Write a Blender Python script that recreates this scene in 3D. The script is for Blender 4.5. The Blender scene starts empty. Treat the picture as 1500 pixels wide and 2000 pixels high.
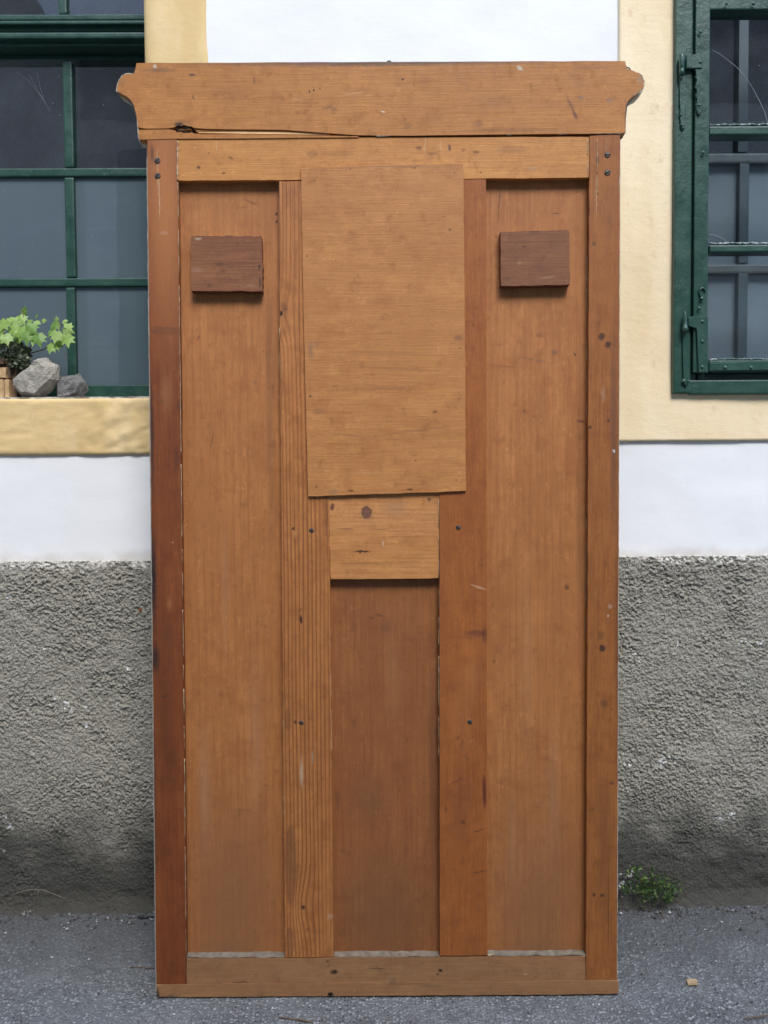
import bpy, bmesh, math, random
import numpy as np
from mathutils import Vector, Matrix

random.seed(7)
rng = np.random.default_rng(11)
S = bpy.context.scene
COL = S.collection
R = math.radians

# ------------------------------------------------------------------ camera
F = 1560.0                      # focal length in photo pixels (1500 x 2000)
CAM_H = 1.15
CAM_D = 2.056                   # distance of the camera from the house wall (wall face is y = 0)
PITCH, YAW, ROLL = R(2.3), R(0.5), R(0.43)
fwd = Vector((math.sin(YAW) * math.cos(PITCH), math.cos(YAW) * math.cos(PITCH), -math.sin(PITCH)))
right0 = Vector((math.cos(YAW), -math.sin(YAW), 0))
up0 = right0.cross(fwd)
right = right0 * math.cos(ROLL) - up0 * math.sin(ROLL)
up = up0 * math.cos(ROLL) + right0 * math.sin(ROLL)
CAM = Vector((0, -CAM_D, CAM_H))
cd = bpy.data.cameras.new('camera')
cam = bpy.data.objects.new('camera', cd)
COL.objects.link(cam)
m = Matrix.Identity(4)
for i, v in enumerate((right, up, -fwd)):
    m[0][i], m[1][i], m[2][i] = v
m.translation = CAM
cam.matrix_world = m
cd.sensor_fit = 'VERTICAL'
cd.sensor_height = 36
cd.sensor_width = 27
cd.lens = 36 * F / 2000
cd.clip_start = 0.05
cd.clip_end = 500
S.camera = cam

# ------------------------------------------------------------------ light
SUN_EL, SUN_AZ = R(53), R(14)           # azimuth: towards the right of the camera's back
w = bpy.data.worlds.new('World')
S.world = w
w.use_nodes = True
nt = w.node_tree
bg = nt.nodes['Background']
sky = nt.nodes.new('ShaderNodeTexSky')
sky.sky_type = 'NISHITA'
sky.sun_disc = False
sky.sun_elevation = SUN_EL
sky.sun_rotation = R(180) - SUN_AZ
sky.dust_density = 0.9
sky.air_density = 1.0
sky.ozone_density = 1.0
nt.links.new(sky.outputs[0], bg.inputs[0])
bg.inputs[1].default_value = 0.15
sd = bpy.data.lights.new('sun', 'SUN')
sd.energy = 1.15
sd.angle = R(22)
sd.color = (1.0, 0.982, 0.955)
sun = bpy.data.objects.new('sun', sd)
COL.objects.link(sun)
tosun = Vector((math.sin(SUN_AZ) * math.cos(SUN_EL), -math.cos(SUN_AZ) * math.cos(SUN_EL), math.sin(SUN_EL)))
sun.rotation_euler = tosun.to_track_quat('Z', 'Y').to_euler()
sun.location = (0, -3, 6)
vs = S.view_settings
vs.view_transform = 'Standard'
vs.look = 'None'
vs.gamma = 1
vs.use_curve_mapping = False
vs.exposure = 1.50
try:
    S.cycles.use_denoising = True
    S.cycles.denoiser = 'OPENIMAGEDENOISE'
    S.cycles.denoising_prefilter = 'NONE'
    S.cycles.denoising_input_passes = 'RGB_ALBEDO_NORMAL'
    S.cycles.use_adaptive_sampling = False
    S.cycles.sample_clamp_indirect = 3.0
    S.cycles.max_bounces = 8
    S.cycles.transparent_max_bounces = 12
except Exception:
    pass

# ------------------------------------------------------------------ measuring helpers
def ray(px, py):
    return (right * ((px - 750) / F) - up * ((py - 1000) / F) + fwd)

def W(px, py, y=0.0):
    """point seen at photo pixel px,py on the plane at depth y (parallel to the house wall)"""
    d = ray(px, py)
    return CAM + d * ((y - CAM.y) / d.y)

def G(px, py, z=0.0):
    d = ray(px, py)
    return CAM + d * ((z - CAM.z) / d.z)

# ------------------------------------------------------------------ object helpers
def link(o, parent=None):
    COL.objects.link(o)
    if parent is not None:
        o.parent = parent
    return o

def tag(o, label=None, cat=None, group=None, kind=None):
    if label: o['label'] = label
    if cat: o['category'] = cat
    if group: o['group'] = group
    if kind: o['kind'] = kind
    return o

def empty(name, loc=(0, 0, 0), parent=None):
    o = bpy.data.objects.new(name, None)
    o.empty_display_size = 0.05
    link(o, parent)
    o.location = loc
    return o

def mesh_obj(name, verts, faces, mat, parent=None, smooth=False):
    me = bpy.data.meshes.new(name)
    me.from_pydata([tuple(v) for v in verts], [], faces)
    me.update()
    if smooth:
        me.polygons.foreach_set('use_smooth', [True] * len(me.polygons))
    if mat: me.materials.append(mat)
    return link(bpy.data.objects.new(name, me), parent)

def bm_obj(name, bm, mat, parent=None, smooth=False):
    me = bpy.data.meshes.new(name)
    bmesh.ops.recalc_face_normals(bm, faces=bm.faces)
    bm.to_mesh(me)
    bm.free()
    if smooth:
        me.polygons.foreach_set('use_smooth', [True] * len(me.polygons))
    if mat: me.materials.append(mat)
    return link(bpy.data.objects.new(name, me), parent)

def add_box(bm, x0, x1, y0, y1, z0, z1, bevel=0.0, seg=1):
    vs_ = [bm.verts.new(p) for p in ((x0, y0, z0), (x1, y0, z0), (x1, y1, z0), (x0, y1, z0), (x0, y0, z1), (x1, y0, z1), (x1, y1, z1), (x0, y1, z1))]
    fs = [bm.faces.new([vs_[i] for i in f]) for f in ((0, 1, 2, 3), (7, 6, 5, 4), (0, 4, 5, 1), (1, 5, 6, 2), (2, 6, 7, 3), (3, 7, 4, 0))]
    if bevel > 0:
        es = list({e for f in fs for e in f.edges})
        bmesh.ops.bevel(bm, geom=es, offset=bevel, segments=seg, affect='EDGES', profile=0.6)

def add_prism(bm, pts, y0, y1, bevel=0.0):
    """outline pts (x,z), front face at y0, back at y1"""
    f = [bm.verts.new((p[0], y0, p[1])) for p in pts]
    b = [bm.verts.new((p[0], y1, p[1])) for p in pts]
    n = len(pts)
    ff = bm.faces.new(f)
    bm.faces.new(b[::-1])
    for i in range(n):
        j = (i + 1) % n
        bm.faces.new((f[j], f[i], b[i], b[j]))
    if bevel > 0:
        bmesh.ops.bevel(bm, geom=list(ff.edges), offset=bevel, segments=1, affect='EDGES')

def add_tube(bm, path, rad, n=6, closed=False):
    rings = []
    L = len(path)
    for i, p in enumerate(path):
        p = Vector(p)
        a = Vector(path[i - 1]) if (i > 0 or closed) else p
        b = Vector(path[(i + 1) % L]) if (i < L - 1 or closed) else p
        t = (b - a)
        if t.length < 1e-9: t = Vector((0, 0, 1))
        t.normalize()
        ref = Vector((0, 1, 0)) if abs(t.y) < 0.9 else Vector((1, 0, 0))
        u = t.cross(ref).normalized()
        v = t.cross(u)
        r = rad[i] if isinstance(rad, (list, tuple)) else rad
        rings.append([bm.verts.new(p + (u * math.cos(2 * math.pi * k / n) + v * math.sin(2 * math.pi * k / n)) * r) for k in range(n)])
    for i in range(L if closed else L - 1):
        A, B = rings[i], rings[(i + 1) % L]
        for k in range(n):
            bm.faces.new((A[k], A[(k + 1) % n], B[(k + 1) % n], B[k]))
    if not closed:
        bm.faces.new(rings[0][::-1])
        bm.faces.new(rings[-1])

def add_disc(bm, c, r, h, n=12, axis='y', dome=0.0):
    """short round head: faces -y"""
    c = Vector(c)
    b = [bm.verts.new(c + Vector((r * math.cos(2 * math.pi * k / n), 0, r * math.sin(2 * math.pi * k / n)))) for k in range(n)]
    f = [bm.verts.new(c + Vector((r * .8 * math.cos(2 * math.pi * k / n), -h, r * .8 * math.sin(2 * math.pi * k / n)))) for k in range(n)]
    for k in range(n):
        bm.faces.new((b[k], b[(k + 1) % n], f[(k + 1) % n], f[k]))
    if dome > 0:
        t = bm.verts.new(c + Vector((0, -h - dome, 0)))
        for k in range(n):
            bm.faces.new((f[k], f[(k + 1) % n], t))
    else:
        bm.faces.new(f)

# vectorised lattice noise
_T = rng.random((256, 256))
def vnoise(x, y):
    xi = np.floor(x).astype(int); yi = np.floor(y).astype(int)
    fx = x - xi; fy = y - yi
    fx = fx * fx * fx * (fx * (fx * 6 - 15) + 10); fy = fy * fy * fy * (fy * (fy * 6 - 15) + 10)
    a = _T[xi & 255, yi & 255]; b = _T[(xi + 1) & 255, yi & 255]
    c = _T[xi & 255, (yi + 1) & 255]; d = _T[(xi + 1) & 255, (yi + 1) & 255]
    return (a * (1 - fx) + b * fx) * (1 - fy) + (c * (1 - fx) + d * fx) * fy - 0.5
def fbm(x, y, o=4, g=0.5):
    s = 0; a = 1
    for k in range(o):
        s = s + a * vnoise(x * 2 ** k + 17.3 * k, y * 2 ** k + 5.1 * k)
        a *= g
    return s

def grid_mesh(name, P, mat, parent=None, smooth=True, flip=False, cut=None):
    """P: array (n, m, 3) of grid points"""
    n, m_, _ = P.shape
    me = bpy.data.meshes.new(name)
    idx = np.arange(n * m_).reshape(n, m_)
    q = np.stack([idx[:-1, :-1], idx[:-1, 1:], idx[1:, 1:], idx[1:, :-1]], -1).reshape(-1, 4)
    if flip: q = q[:, ::-1]
    if cut is not None:
        cc = P.reshape(-1, 3)[q].mean(1)
        q = q[~cut(cc[:, 0], cc[:, 2])]
    me.vertices.add(n * m_)
    me.vertices.foreach_set('co', P.reshape(-1).astype(np.float32))
    me.loops.add(q.size)
    me.loops.foreach_set('vertex_index', q.reshape(-1).astype(np.int32))
    me.polygons.add(len(q))
    me.polygons.foreach_set('loop_start', (np.arange(len(q)) * 4).astype(np.int32))
    me.polygons.foreach_set('loop_total', np.full(len(q), 4, np.int32))
    me.polygons.foreach_set('use_smooth', np.full(len(q), smooth))
    me.update(calc_edges=True)
    if mat: me.materials.append(mat)
    return link(bpy.data.objects.new(name, me), parent)

def lines(a, b, step, lo=None, hi=None):
    """dense grid lines from a to b, sparse ones out to lo and hi"""
    L = list(np.arange(a, b, step)) + [b]
    if lo is not None and lo < a: L = list(np.linspace(lo, a, 6)[:-1]) + L
    if hi is not None and hi > b: L = L + list(np.linspace(b, hi, 6)[1:])
    return np.array(L)

def plaster(name, xs, zs, y0, disp, mat, parent, skirt=0.03, smooth=True, edge_round=0.0, cut=None):
    """wall sheet facing -y with displaced face and returned edges"""
    X, Z = np.meshgrid(xs, zs, indexing='ij')
    D = disp(X, Z)
    if edge_round > 0:
        d = np.minimum(np.minimum(X - xs[0], xs[-1] - X), np.minimum(Z - zs[0], zs[-1] - Z))
        D = D - edge_round * np.clip(1 - d / (2.5 * edge_round), 0, 1) ** 2
    Y = y0 - D
    P = np.stack([X, Y, Z], -1)
    # skirt ring
    P = np.pad(P, ((1, 1), (1, 1), (0, 0)), mode='edge')
    P[0, :, 1] = P[-1, :, 1] = y0 + skirt
    P[:, 0, 1] = P[:, -1, 1] = y0 + skirt
    o = grid_mesh(name, P, mat, parent, smooth, flip=False, cut=cut)
    n, m_ = P.shape[0] - 1, P.shape[1] - 1
    fl = np.full((n, m_), smooth)
    fl[0, :] = fl[-1, :] = False
    fl[:, 0] = fl[:, -1] = False
    if len(o.data.polygons) == n * m_: o.data.polygons.foreach_set('use_smooth', fl.reshape(-1))
    return o

# ------------------------------------------------------------------ material helpers
class NT:
    def __init__(s, name):
        s.m = bpy.data.materials.new(name)
        s.m.use_nodes = True
        s.t = s.m.node_tree
        s.b = s.t.nodes['Principled BSDF']
        tc = s.t.nodes.new('ShaderNodeTexCoord')
        s.P = tc.outputs['Object']
    def n(s, typ, **kw):
        x = s.t.nodes.new('ShaderNode' + typ)
        for k, v in kw.items(): setattr(x, k, v)
        return x
    def l(s, a, b): s.t.links.new(a, b)
    def put(s, sock, v):
        if hasattr(v, 'is_output') or isinstance(v, bpy.types.NodeSocket): s.l(v, sock)
        elif isinstance(v, (tuple, list)) and len(v) == 3 and sock.type == 'RGBA': sock.default_value = (*v, 1)
        else: sock.default_value = v
    def map(s, loc=(0, 0, 0), rot=(0, 0, 0), sc=(1, 1, 1), vec=None, typ='POINT'):
        x = s.n('Mapping', vector_type=typ)
        s.l(vec or s.P, x.inputs['Vector'])
        if typ != 'VECTOR': x.inputs['Location'].default_value = loc
        x.inputs['Rotation'].default_value = rot
        x.inputs['Scale'].default_value = sc
        return x.outputs[0]
    def noise(s, vec, scale=1, detail=4, rough=.55, dist=0):
        x = s.n('TexNoise')
        s.l(vec, x.inputs['Vector'])
        for k, v in (('Scale', scale), ('Detail', detail), ('Roughness', rough), ('Distortion', dist)): x.inputs[k].default_value = v
        return x.outputs[0]
    def vor(s, vec, scale=1, feature='F1', out='Distance', rnd=1):
        x = s.n('TexVoronoi', feature=feature)
        s.l(vec, x.inputs['Vector'])
        x.inputs['Scale'].default_value = scale
        x.inputs['Randomness'].default_value = rnd
        return x.outputs[out]
    def rng(s, v, a, b, c=0, d=1, smooth=False):
        x = s.n('MapRange', interpolation_type='SMOOTHSTEP' if smooth else 'LINEAR')
        s.l(v, x.inputs[0])
        for i, q in enumerate((a, b, c, d)): x.inputs[i + 1].default_value = q
        return x.outputs[0]
    def math(s, op, a, b=0.0, clamp=False):
        x = s.n('Math', operation=op, use_clamp=clamp)
        s.put(x.inputs[0], a); s.put(x.inputs[1], b)
        return x.outputs[0]
    def mix(s, f, a, b, mode='MIX'):
        x = s.n('Mix', data_type='RGBA', blend_type=mode)
        s.put(x.inputs[0], f); s.put(x.inputs[6], a); s.put(x.inputs[7], b)
        return x.outputs[2]
    def bump(s, h, dist=.002, strength=1, nrm=None):
        x = s.n('Bump')
        s.l(h, x.inputs['Height'])
        x.inputs['Distance'].default_value = dist
        x.inputs['Strength'].default_value = strength
        if nrm: s.l(nrm, x.inputs['Normal'])
        return x.outputs[0]
    def done(s, col=None, rough=.6, nrm=None, spec=None, metal=None):
        if col is not None: s.put(s.b.inputs['Base Color'], col)
        s.put(s.b.inputs['Roughness'], rough)
        if nrm: s.l(nrm, s.b.inputs['Normal'])
        if spec is not None: s.b.inputs['Specular IOR Level'].default_value = spec
        if metal is not None: s.b.inputs['Metallic'].default_value = metal
        return s.m
    def spot(s, col, c, rad, ang=0, strength=1, color=(.05, .022, .012), edge=.5, vec=None):
        """elliptical mark at local (x,z) = c with radii rad, over colour col"""
        v = s.map((c[0], 0, c[1]), (0, ang, 0), (rad[0], 50, rad[1]), vec=vec or s.P, typ='TEXTURE')
        x = s.n('VectorMath', operation='LENGTH')
        s.l(v, x.inputs[0])
        f = s.rng(x.outputs['Value'], edge, 1.0, strength, 0, True)
        return s.mix(f, col, color)

def plain(name, col, rough=.6, spec=None, metal=None, var=.15, scale=30, bump=0.0):
    t = NT(name)
    nz = t.noise(t.P, scale, 4)
    c = t.mix(t.rng(nz, .3, .7), tuple(x * (1 - var) for x in col), tuple(min(1, x * (1 + var)) for x in col))
    nr = t.bump(nz, bump, 1) if bump else None
    return t.done(c, rough, nr, spec, metal)

# ------------------------------------------------------------------ setting materials
def mat_white_plaster():
    t = NT('white limewash')
    big = t.noise(t.P, 2.2, 4)
    fine = t.noise(t.map(sc=(60, 60, 130)), 1, 5, .6)
    c = t.mix(t.rng(big, .35, .7), (.82, .82, .82), (.775, .78, .785))
    dots = t.rng(t.vor(t.P, 23), .02, .045, 1, 0)
    sel = t.rng(t.noise(t.P, 9, 2), .58, .62)
    c = t.mix(t.math('MULTIPLY', dots, t.math('MULTIPLY', sel, .5)), c, (.25, .24, .22))
    # rain grime just above the plinth and a pale ochre smear at the top
    z = t.n('SeparateXYZ'); t.l(t.P, z.inputs[0])
    g = t.rng(t.math('ADD', z.outputs[2], t.rng(t.noise(t.P, 14, 4), .3, .7, -.012, .012)), Z_PL + .03, Z_PL - .005, 0, .55, True)
    c = t.mix(g, c, (.42, .38, .31))
    nr = t.bump(t.math('ADD', fine, t.noise(t.P, 18, 4)), .0009, .35)
    return t.done(c, .9, nr, .2)

def mat_yellow(pale_k=.28, name='ochre limewash'):
    t = NT(name)
    big = t.noise(t.P, 5, 5, .6)
    c = t.mix(t.rng(big, .35, .7), (.715, .53, .265), (.64, .455, .21))
    pale = t.rng(t.noise(t.map((3, 0, 1), sc=(7, 7, 2.2)), 1, 4, .6), .5 - .3 * (pale_k > .5), .68, .3 * (pale_k > .5), pale_k)
    c = t.mix(pale, c, (.90, .757, .53))
    st = t.rng(t.noise(t.map((5, 0, 0), sc=(22, 22, 14)), 1, 6, .65), .60, .72, 0, .5)
    c = t.mix(st, c, (.60, .40, .22))
    nr = t.bump(t.math('ADD', t.noise(t.map(sc=(40, 40, 75)), 1, 6, .65), t.math('MULTIPLY', t.noise(t.P, 190, 3), .35)), .0020, .45)
    return t.done(c, .88, nr, .2)

def mat_roughcast():
    t = NT('grey roughcast')
    big = t.noise(t.P, 3.0, 4)
    fine = t.noise(t.P, 170, 3, .6)
    c = t.mix(t.rng(big, .3, .7), (.345, .320, .262), (.272, .257, .218))
    c = t.mix(t.rng(fine, .35, .7, 0, .9), c, (.44, .418, .355))
    c = t.mix(t.rng(t.noise(t.P, 240, 2), .53, .66, 0, .85), c, (.12, .113, .095))
    peb = t.rng(t.vor(t.P, 75), .10, .17, 1, 0)
    peb = t.math('MULTIPLY', peb, t.rng(t.noise(t.P, 60, 1), .56, .62))
    c = t.mix(t.math('MULTIPLY', peb, .7), c, (.52, .50, .47))
    xyz = t.n('SeparateXYZ'); t.l(t.P, xyz.inputs[0])
    z = t.math('ADD', xyz.outputs[2], t.rng(t.noise(t.P, 8, 3), .3, .7, -.05, .05))
    # damp dirt along the foot of the wall
    c = t.mix(t.rng(z, .36, .15, 0, .88, True), c, (.050, .049, .043))
    c = t.mix(t.rng(t.math('ADD', xyz.outputs[2], t.rng(fine, .3, .7, -.02, .02)), .10, .055, 0, .7, True), c, (.085, .08, .066))
    # white paint splashes, dense along the top edge
    sp = t.noise(t.P, 95, 3, .6)
    top = t.rng(t.math('ADD', xyz.outputs[2], t.rng(t.noise(t.P, 40, 3), .3, .7, -.010, .010)), Z_PL - .028, Z_PL - .004, 0, 1, True)
    c = t.mix(t.math('MULTIPLY', top, t.rng(sp, .42, .55)), c, (.72, .69, .62))
    few = t.rng(t.noise(t.P, 13, 1), .68, .72)
    c = t.mix(t.math('MULTIPLY', few, t.rng(sp, .56, .62)), c, (.75, .75, .74))
    rp = W(278, 1189)
    c = t.spot(c, (rp.x, rp.z), (.007, .008), color=(.22, .085, .02), edge=.4)
    for px, py, rx, rz in ((170, 1378, .006, .004), (172, 1413, .006, .008), (22, 1165, .01, .006), (1288, 1107, .004, .004), (1320, 1255, .003, .008)):
        q = W(px, py)
        c = t.spot(c, (q.x, q.z), (rx, rz), color=(.75, .75, .75), edge=.6, vec=t.P, strength=.8)
    nr = t.bump(t.noise(t.P, 330, 4, .7), .004, .9)
    return t.done(c, .92, nr, .2)

def mat_asphalt():
    t = NT('worn asphalt')
    c = t.mix(t.rng(t.noise(t.P, 4, 4), .3, .7), (.315, .330, .332), (.225, .237, .241))
    cell = t.n('TexVoronoi', feature='F1'); t.l(t.P, cell.inputs['Vector']); cell.inputs['Scale'].default_value = 135
    sx = t.n('SeparateColor'); t.l(cell.outputs['Color'], sx.inputs[0])
    st = t.math('MULTIPLY', t.rng(cell.outputs['Distance'], .40, .50, 1, 0), 1.0)
    gap = t.rng(cell.outputs['Distance'], .46, .62, 0, .55)
    br = t.rng(sx.outputs[0], .0, 1.0)
    tone = t.n('ValToRGB'); t.l(br, tone.inputs[0])
    e = tone.color_ramp.elements
    e[0].position = 0; e[0].color = (.055, .056, .06, 1)
    e[1].position = 1; e[1].color = (.56, .57, .58, 1)
    for p, v in ((.3, .17), (.62, .30), (.86, .48)):
        k = e.new(p); k.color = (v, v * 1.03, v * 1.05, 1)
    dust = t.rng(t.noise(t.P, 6, 5, .65), .42, .66, 0, .65)
    f = t.math('MULTIPLY', st, t.math('SUBTRACT', 1.0, dust))
    c = t.mix(t.math('MULTIPLY', gap, t.math('SUBTRACT', 1.0, dust)), c, (.055, .058, .062))
    c = t.mix(f, c, tone.outputs[0])
    c2 = t.n('TexVoronoi', feature='F1'); t.l(t.map((2, 1, 0)), c2.inputs['Vector']); c2.inputs['Scale'].default_value = 95
    s2 = t.n('SeparateColor'); t.l(c2.outputs['Color'], s2.inputs[0])
    big = t.math('MULTIPLY', t.rng(c2.outputs['Distance'], .2, .3, 1, 0), t.rng(s2.outputs[1], .93, .95))
    c = t.mix(t.math('MULTIPLY', big, .8), c, (.42, .42, .43))
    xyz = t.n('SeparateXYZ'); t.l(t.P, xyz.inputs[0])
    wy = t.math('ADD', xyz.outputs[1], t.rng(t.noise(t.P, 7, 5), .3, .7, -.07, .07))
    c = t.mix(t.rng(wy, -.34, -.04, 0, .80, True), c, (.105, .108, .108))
    h = t.math('ADD', t.math('MULTIPLY', t.rng(cell.outputs['Distance'], 0, .6, 1, 0), t.rng(br, 0, 1, .3, 1)), t.noise(t.P, 420, 3))
    nr = t.bump(h, .006, 1.0)
    return t.done(c, t.rng(br, .2, .9, .8, .45), nr, .45)

def mat_green():
    t = NT('dark green gloss paint')
    nz = t.noise(t.P, 25, 5, .6)
    c = t.mix(t.rng(nz, .3, .72), (.011, .046, .032), (.020, .072, .050))
    dust = t.rng(t.noise(t.map(sc=(140, 140, 140)), 1, 4, .7), .62, .72, 0, .5)
    c = t.mix(dust, c, (.20, .26, .22))
    nr = t.bump(t.math('ADD', t.noise(t.P, 60, 5, .65), t.math('MULTIPLY', t.noise(t.P, 140, 3), .5)), .0014, .7)
    return t.done(c, t.rng(nz, .3, .7, .28, .5), nr, .5)

def mat_putty():
    t = NT('flaking glazing putty')
    nz = t.noise(t.P, 120, 5, .7)
    c = t.mix(t.rng(nz, .50, .58), (.030, .075, .066), (.42, .47, .45))
    return t.done(c, .6, t.bump(nz, .003, .8))

def mat_glass():
    t = NT('old window glass')
    out = t.t.nodes['Material Output']
    g = t.n('BsdfGlossy'); g.inputs['Roughness'].default_value = .02
    tr = t.n('BsdfTransparent'); tr.inputs[0].default_value = (.90, .93, .94, 1)
    fr = t.n('Fresnel'); fr.inputs['IOR'].default_value = 1.62
    nr = t.bump(t.noise(t.P, 4, 1), .02, .05)
    t.l(nr, g.inputs['Normal']); t.l(nr, fr.inputs['Normal'])
    mx = t.n('MixShader')
    geo = t.n('NewGeometry')
    t.l(t.math('MULTIPLY', fr.outputs[0], t.math('SUBTRACT', 1.0, geo.outputs['Backfacing'])), mx.inputs[0]); t.l(tr.outputs[0], mx.inputs[1]); t.l(g.outputs[0], mx.inputs[2])
    d = t.n('BsdfDiffuse'); d.inputs[0].default_value = (.5, .55, .6, 1)
    specks = t.rng(t.vor(t.P, 30), .018, .04, .8, 0)
    specks = t.math('MULTIPLY', specks, t.rng(t.noise(t.P, 17, 1), .54, .58))
    film = t.math('ADD', t.math('ADD', specks, t.rng(t.noise(t.P, 7, 5, .7),   .45, .75, .004, .025)), 0, clamp=True)
    m2 = t.n('MixShader')
    t.l(film, m2.inputs[0]); t.l(mx.outputs[0], m2.inputs[1]); t.l(d.outputs[0], m2.inputs[2])
    t.l(m2.outputs[0], out.inputs[0])
    t.t.nodes.remove(t.b)
    return t.m

def mat_frosted(name, a, b, edge=None):
    t = NT(name)
    nz = t.noise(t.map(sc=(4, 4, 1.2)), 1, 5, .6)
    c = t.mix(t.rng(nz, .3, .7), a, b)
    sm = t.noise(t.map(sc=(9, 9, 30)), 1, 5, .7)
    c = t.mix(t.rng(sm, .55, .75, 0, .35), c, tuple(x * 1.5 for x in a))
    if edge:
        x = t.n('SeparateXYZ'); t.l(t.P, x.inputs[0])
        xx = t.math('ADD', x.outputs[0], t.rng(t.noise(t.P, 6, 2), .3, .7, -.004, .004))
        c = t.mix(t.rng(xx, edge, edge + .006, 0, .55), c, tuple(q * k for q, k in zip(a, (.66, .72, .66))))
        c = t.mix(t.rng(xx, edge - .075, edge - .088, 0, .3), c, tuple(q * .6 for q in a))
    sp = t.math('MULTIPLY', t.rng(t.vor(t.P, 30), .015, .035, .7, 0), t.rng(t.noise(t.P, 13, 1), .52, .56))
    c = t.mix(sp, c, (.5, .55, .56))
    return t.done(c, .22, t.bump(t.noise(t.P, 5, 2), .02, .1), .5)

# ------------------------------------------------------------------ ground and house wall
Z_PL = (W(150, 1096).z + W(1350, 1084).z) / 2           # top of the roughcast plinth
Z_BASE = 0.04                                             # ground level where it meets the wall

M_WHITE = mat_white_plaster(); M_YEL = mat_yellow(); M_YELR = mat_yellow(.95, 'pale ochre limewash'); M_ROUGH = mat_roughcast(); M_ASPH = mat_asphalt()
M_GREEN = mat_green(); M_GLASS = mat_glass(); M_PUTTY = mat_putty()
M_FROST = mat_frosted('whitened pane', (.090, .125, .148), (.120, .155, .175), W(226, 450, .162).x)
M_FROST_D = mat_frosted('whitened pane behind curtain edge', (.085, .115, .128), (.105, .135, .145))
M_FROST_I = mat_frosted('whitened inner pane', (.17, .20, .225), (.21, .245, .265))
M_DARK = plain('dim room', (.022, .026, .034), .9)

def ground_z(x, y):
    s = np.clip((y + 0.26) / 0.26, 0, 1)
    return 0.04 * s * s * (3 - 2 * s)

gx = lines(-1.15, 1.15, .0036, -30, 30)
gy = lines(-0.75, 0.05, .0034, -40, 0.06)
X, Y = np.meshgrid(gx, gy, indexing='ij')
vis = np.clip((Y + .8) / .05, 0, 1)
Zg = ground_z(X, Y) + vis * (fbm(X * 9, Y * 9, 4) * .006 + np.tanh(fbm(X * 88, Y * 88, 2, .75) * 3) * .0019 + np.maximum(vnoise(X * 120 + 7, Y * 120) - .17, 0) * .010 - .0040)
# keep the strip under the wooden panel level
near = np.exp(-((Y + .33) / .05) ** 2) * (np.abs(X) < .62)
Zg = Zg * (1 - .6 * near) - .0026 * near
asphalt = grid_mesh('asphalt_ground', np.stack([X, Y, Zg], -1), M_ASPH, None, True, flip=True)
tag(asphalt, kind='structure')

facade = tag(empty('house_facade', (0, 0, 0)), 'old house wall in white and ochre limewash over a grey roughcast plinth', 'building')

xL = W(292, 450).x                       # right edge of the left window's opening
zSILL = W(150, 779).z
xR = W(1318, 400).x
zRW = W(1420, 768).z

def d_white(X, Z):
    return fbm(X * 4, Z * 5, 3) * .004 + fbm(X * 40, Z * 80, 3) * .0003
def d_sill(X, Z):
    a = fbm(X * 6 + 3, Z * 20, 4, .5) * .0030 + fbm(X * 40, Z * 95, 3, .55) * .0013 + np.clip((X + .80) / .12, 0, 1) * fbm(X * 30 - Z * 22, Z * 34 + X * 10, 3) * .0055
    return a
def d_yel(X, Z):
    return fbm(X * 5, Z * 4, 3) * .004 + fbm(X * 35, Z * 35, 3) * .0005

# white: one sheet with the two window openings left out
plaster('white_plaster', lines(-1.5, 1.5, .008, -4.5, 4.5), lines(Z_PL - .02, 2.6, .008, None, 5.0), 0.0, d_white, M_WHITE, facade, .05,
        cut=lambda x, z: ((x < xL + .004) & (z > zSILL - .03)) | ((x > xR - .002) & (z > zRW - .02)))

# ochre window surrounds: upright and sill band each
yl1 = W(410, 60).x
zyl = W(150, 889).z
zyr = W(1350, 862).z
yr0 = W(1206, 400).x
plaster('window_surround', lines(xL - .004, yl1, .010), lines(zSILL - .02, 2.6, .012, None, 5.0), -.006, d_yel, M_YEL, facade, .02, edge_round=.010)
plaster('window_surround', lines(-1.2, xL + .10, .007, -4.5), lines(zyl, zSILL, .006), -.009, d_sill, M_YEL, facade, .26, edge_round=.0035)
ZJ = zRW + .004
plaster('window_surround', lines(yr0, 1.2, .008, None, 4.5), lines(zyr, 2.6, .008, None, 5.0), -.006, d_yel, M_YELR, facade, .02, cut=lambda x, z: (x > xR + .012) & (z > ZJ))

# sill lip: cracked white mortar edge
def d_lip(X, Z): return fbm(X * 30, Z * 60, 4) * .006
t = NT('cracked lime mortar')
nz = t.noise(t.map(sc=(25, 25, 80)), 1, 5, .7)
M_MORTAR = t.done(t.mix(t.rng(nz, .45, .58), (.58, .55, .50), (.16, .145, .13)), .95, t.bump(nz, .004, .8))
plaster('sill_edge', lines(-1.2, xL - .003, .005, -4.5), lines(zSILL - .006, zSILL + .005, .0036), -.002, d_lip, M_MORTAR, facade, .2)

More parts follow.
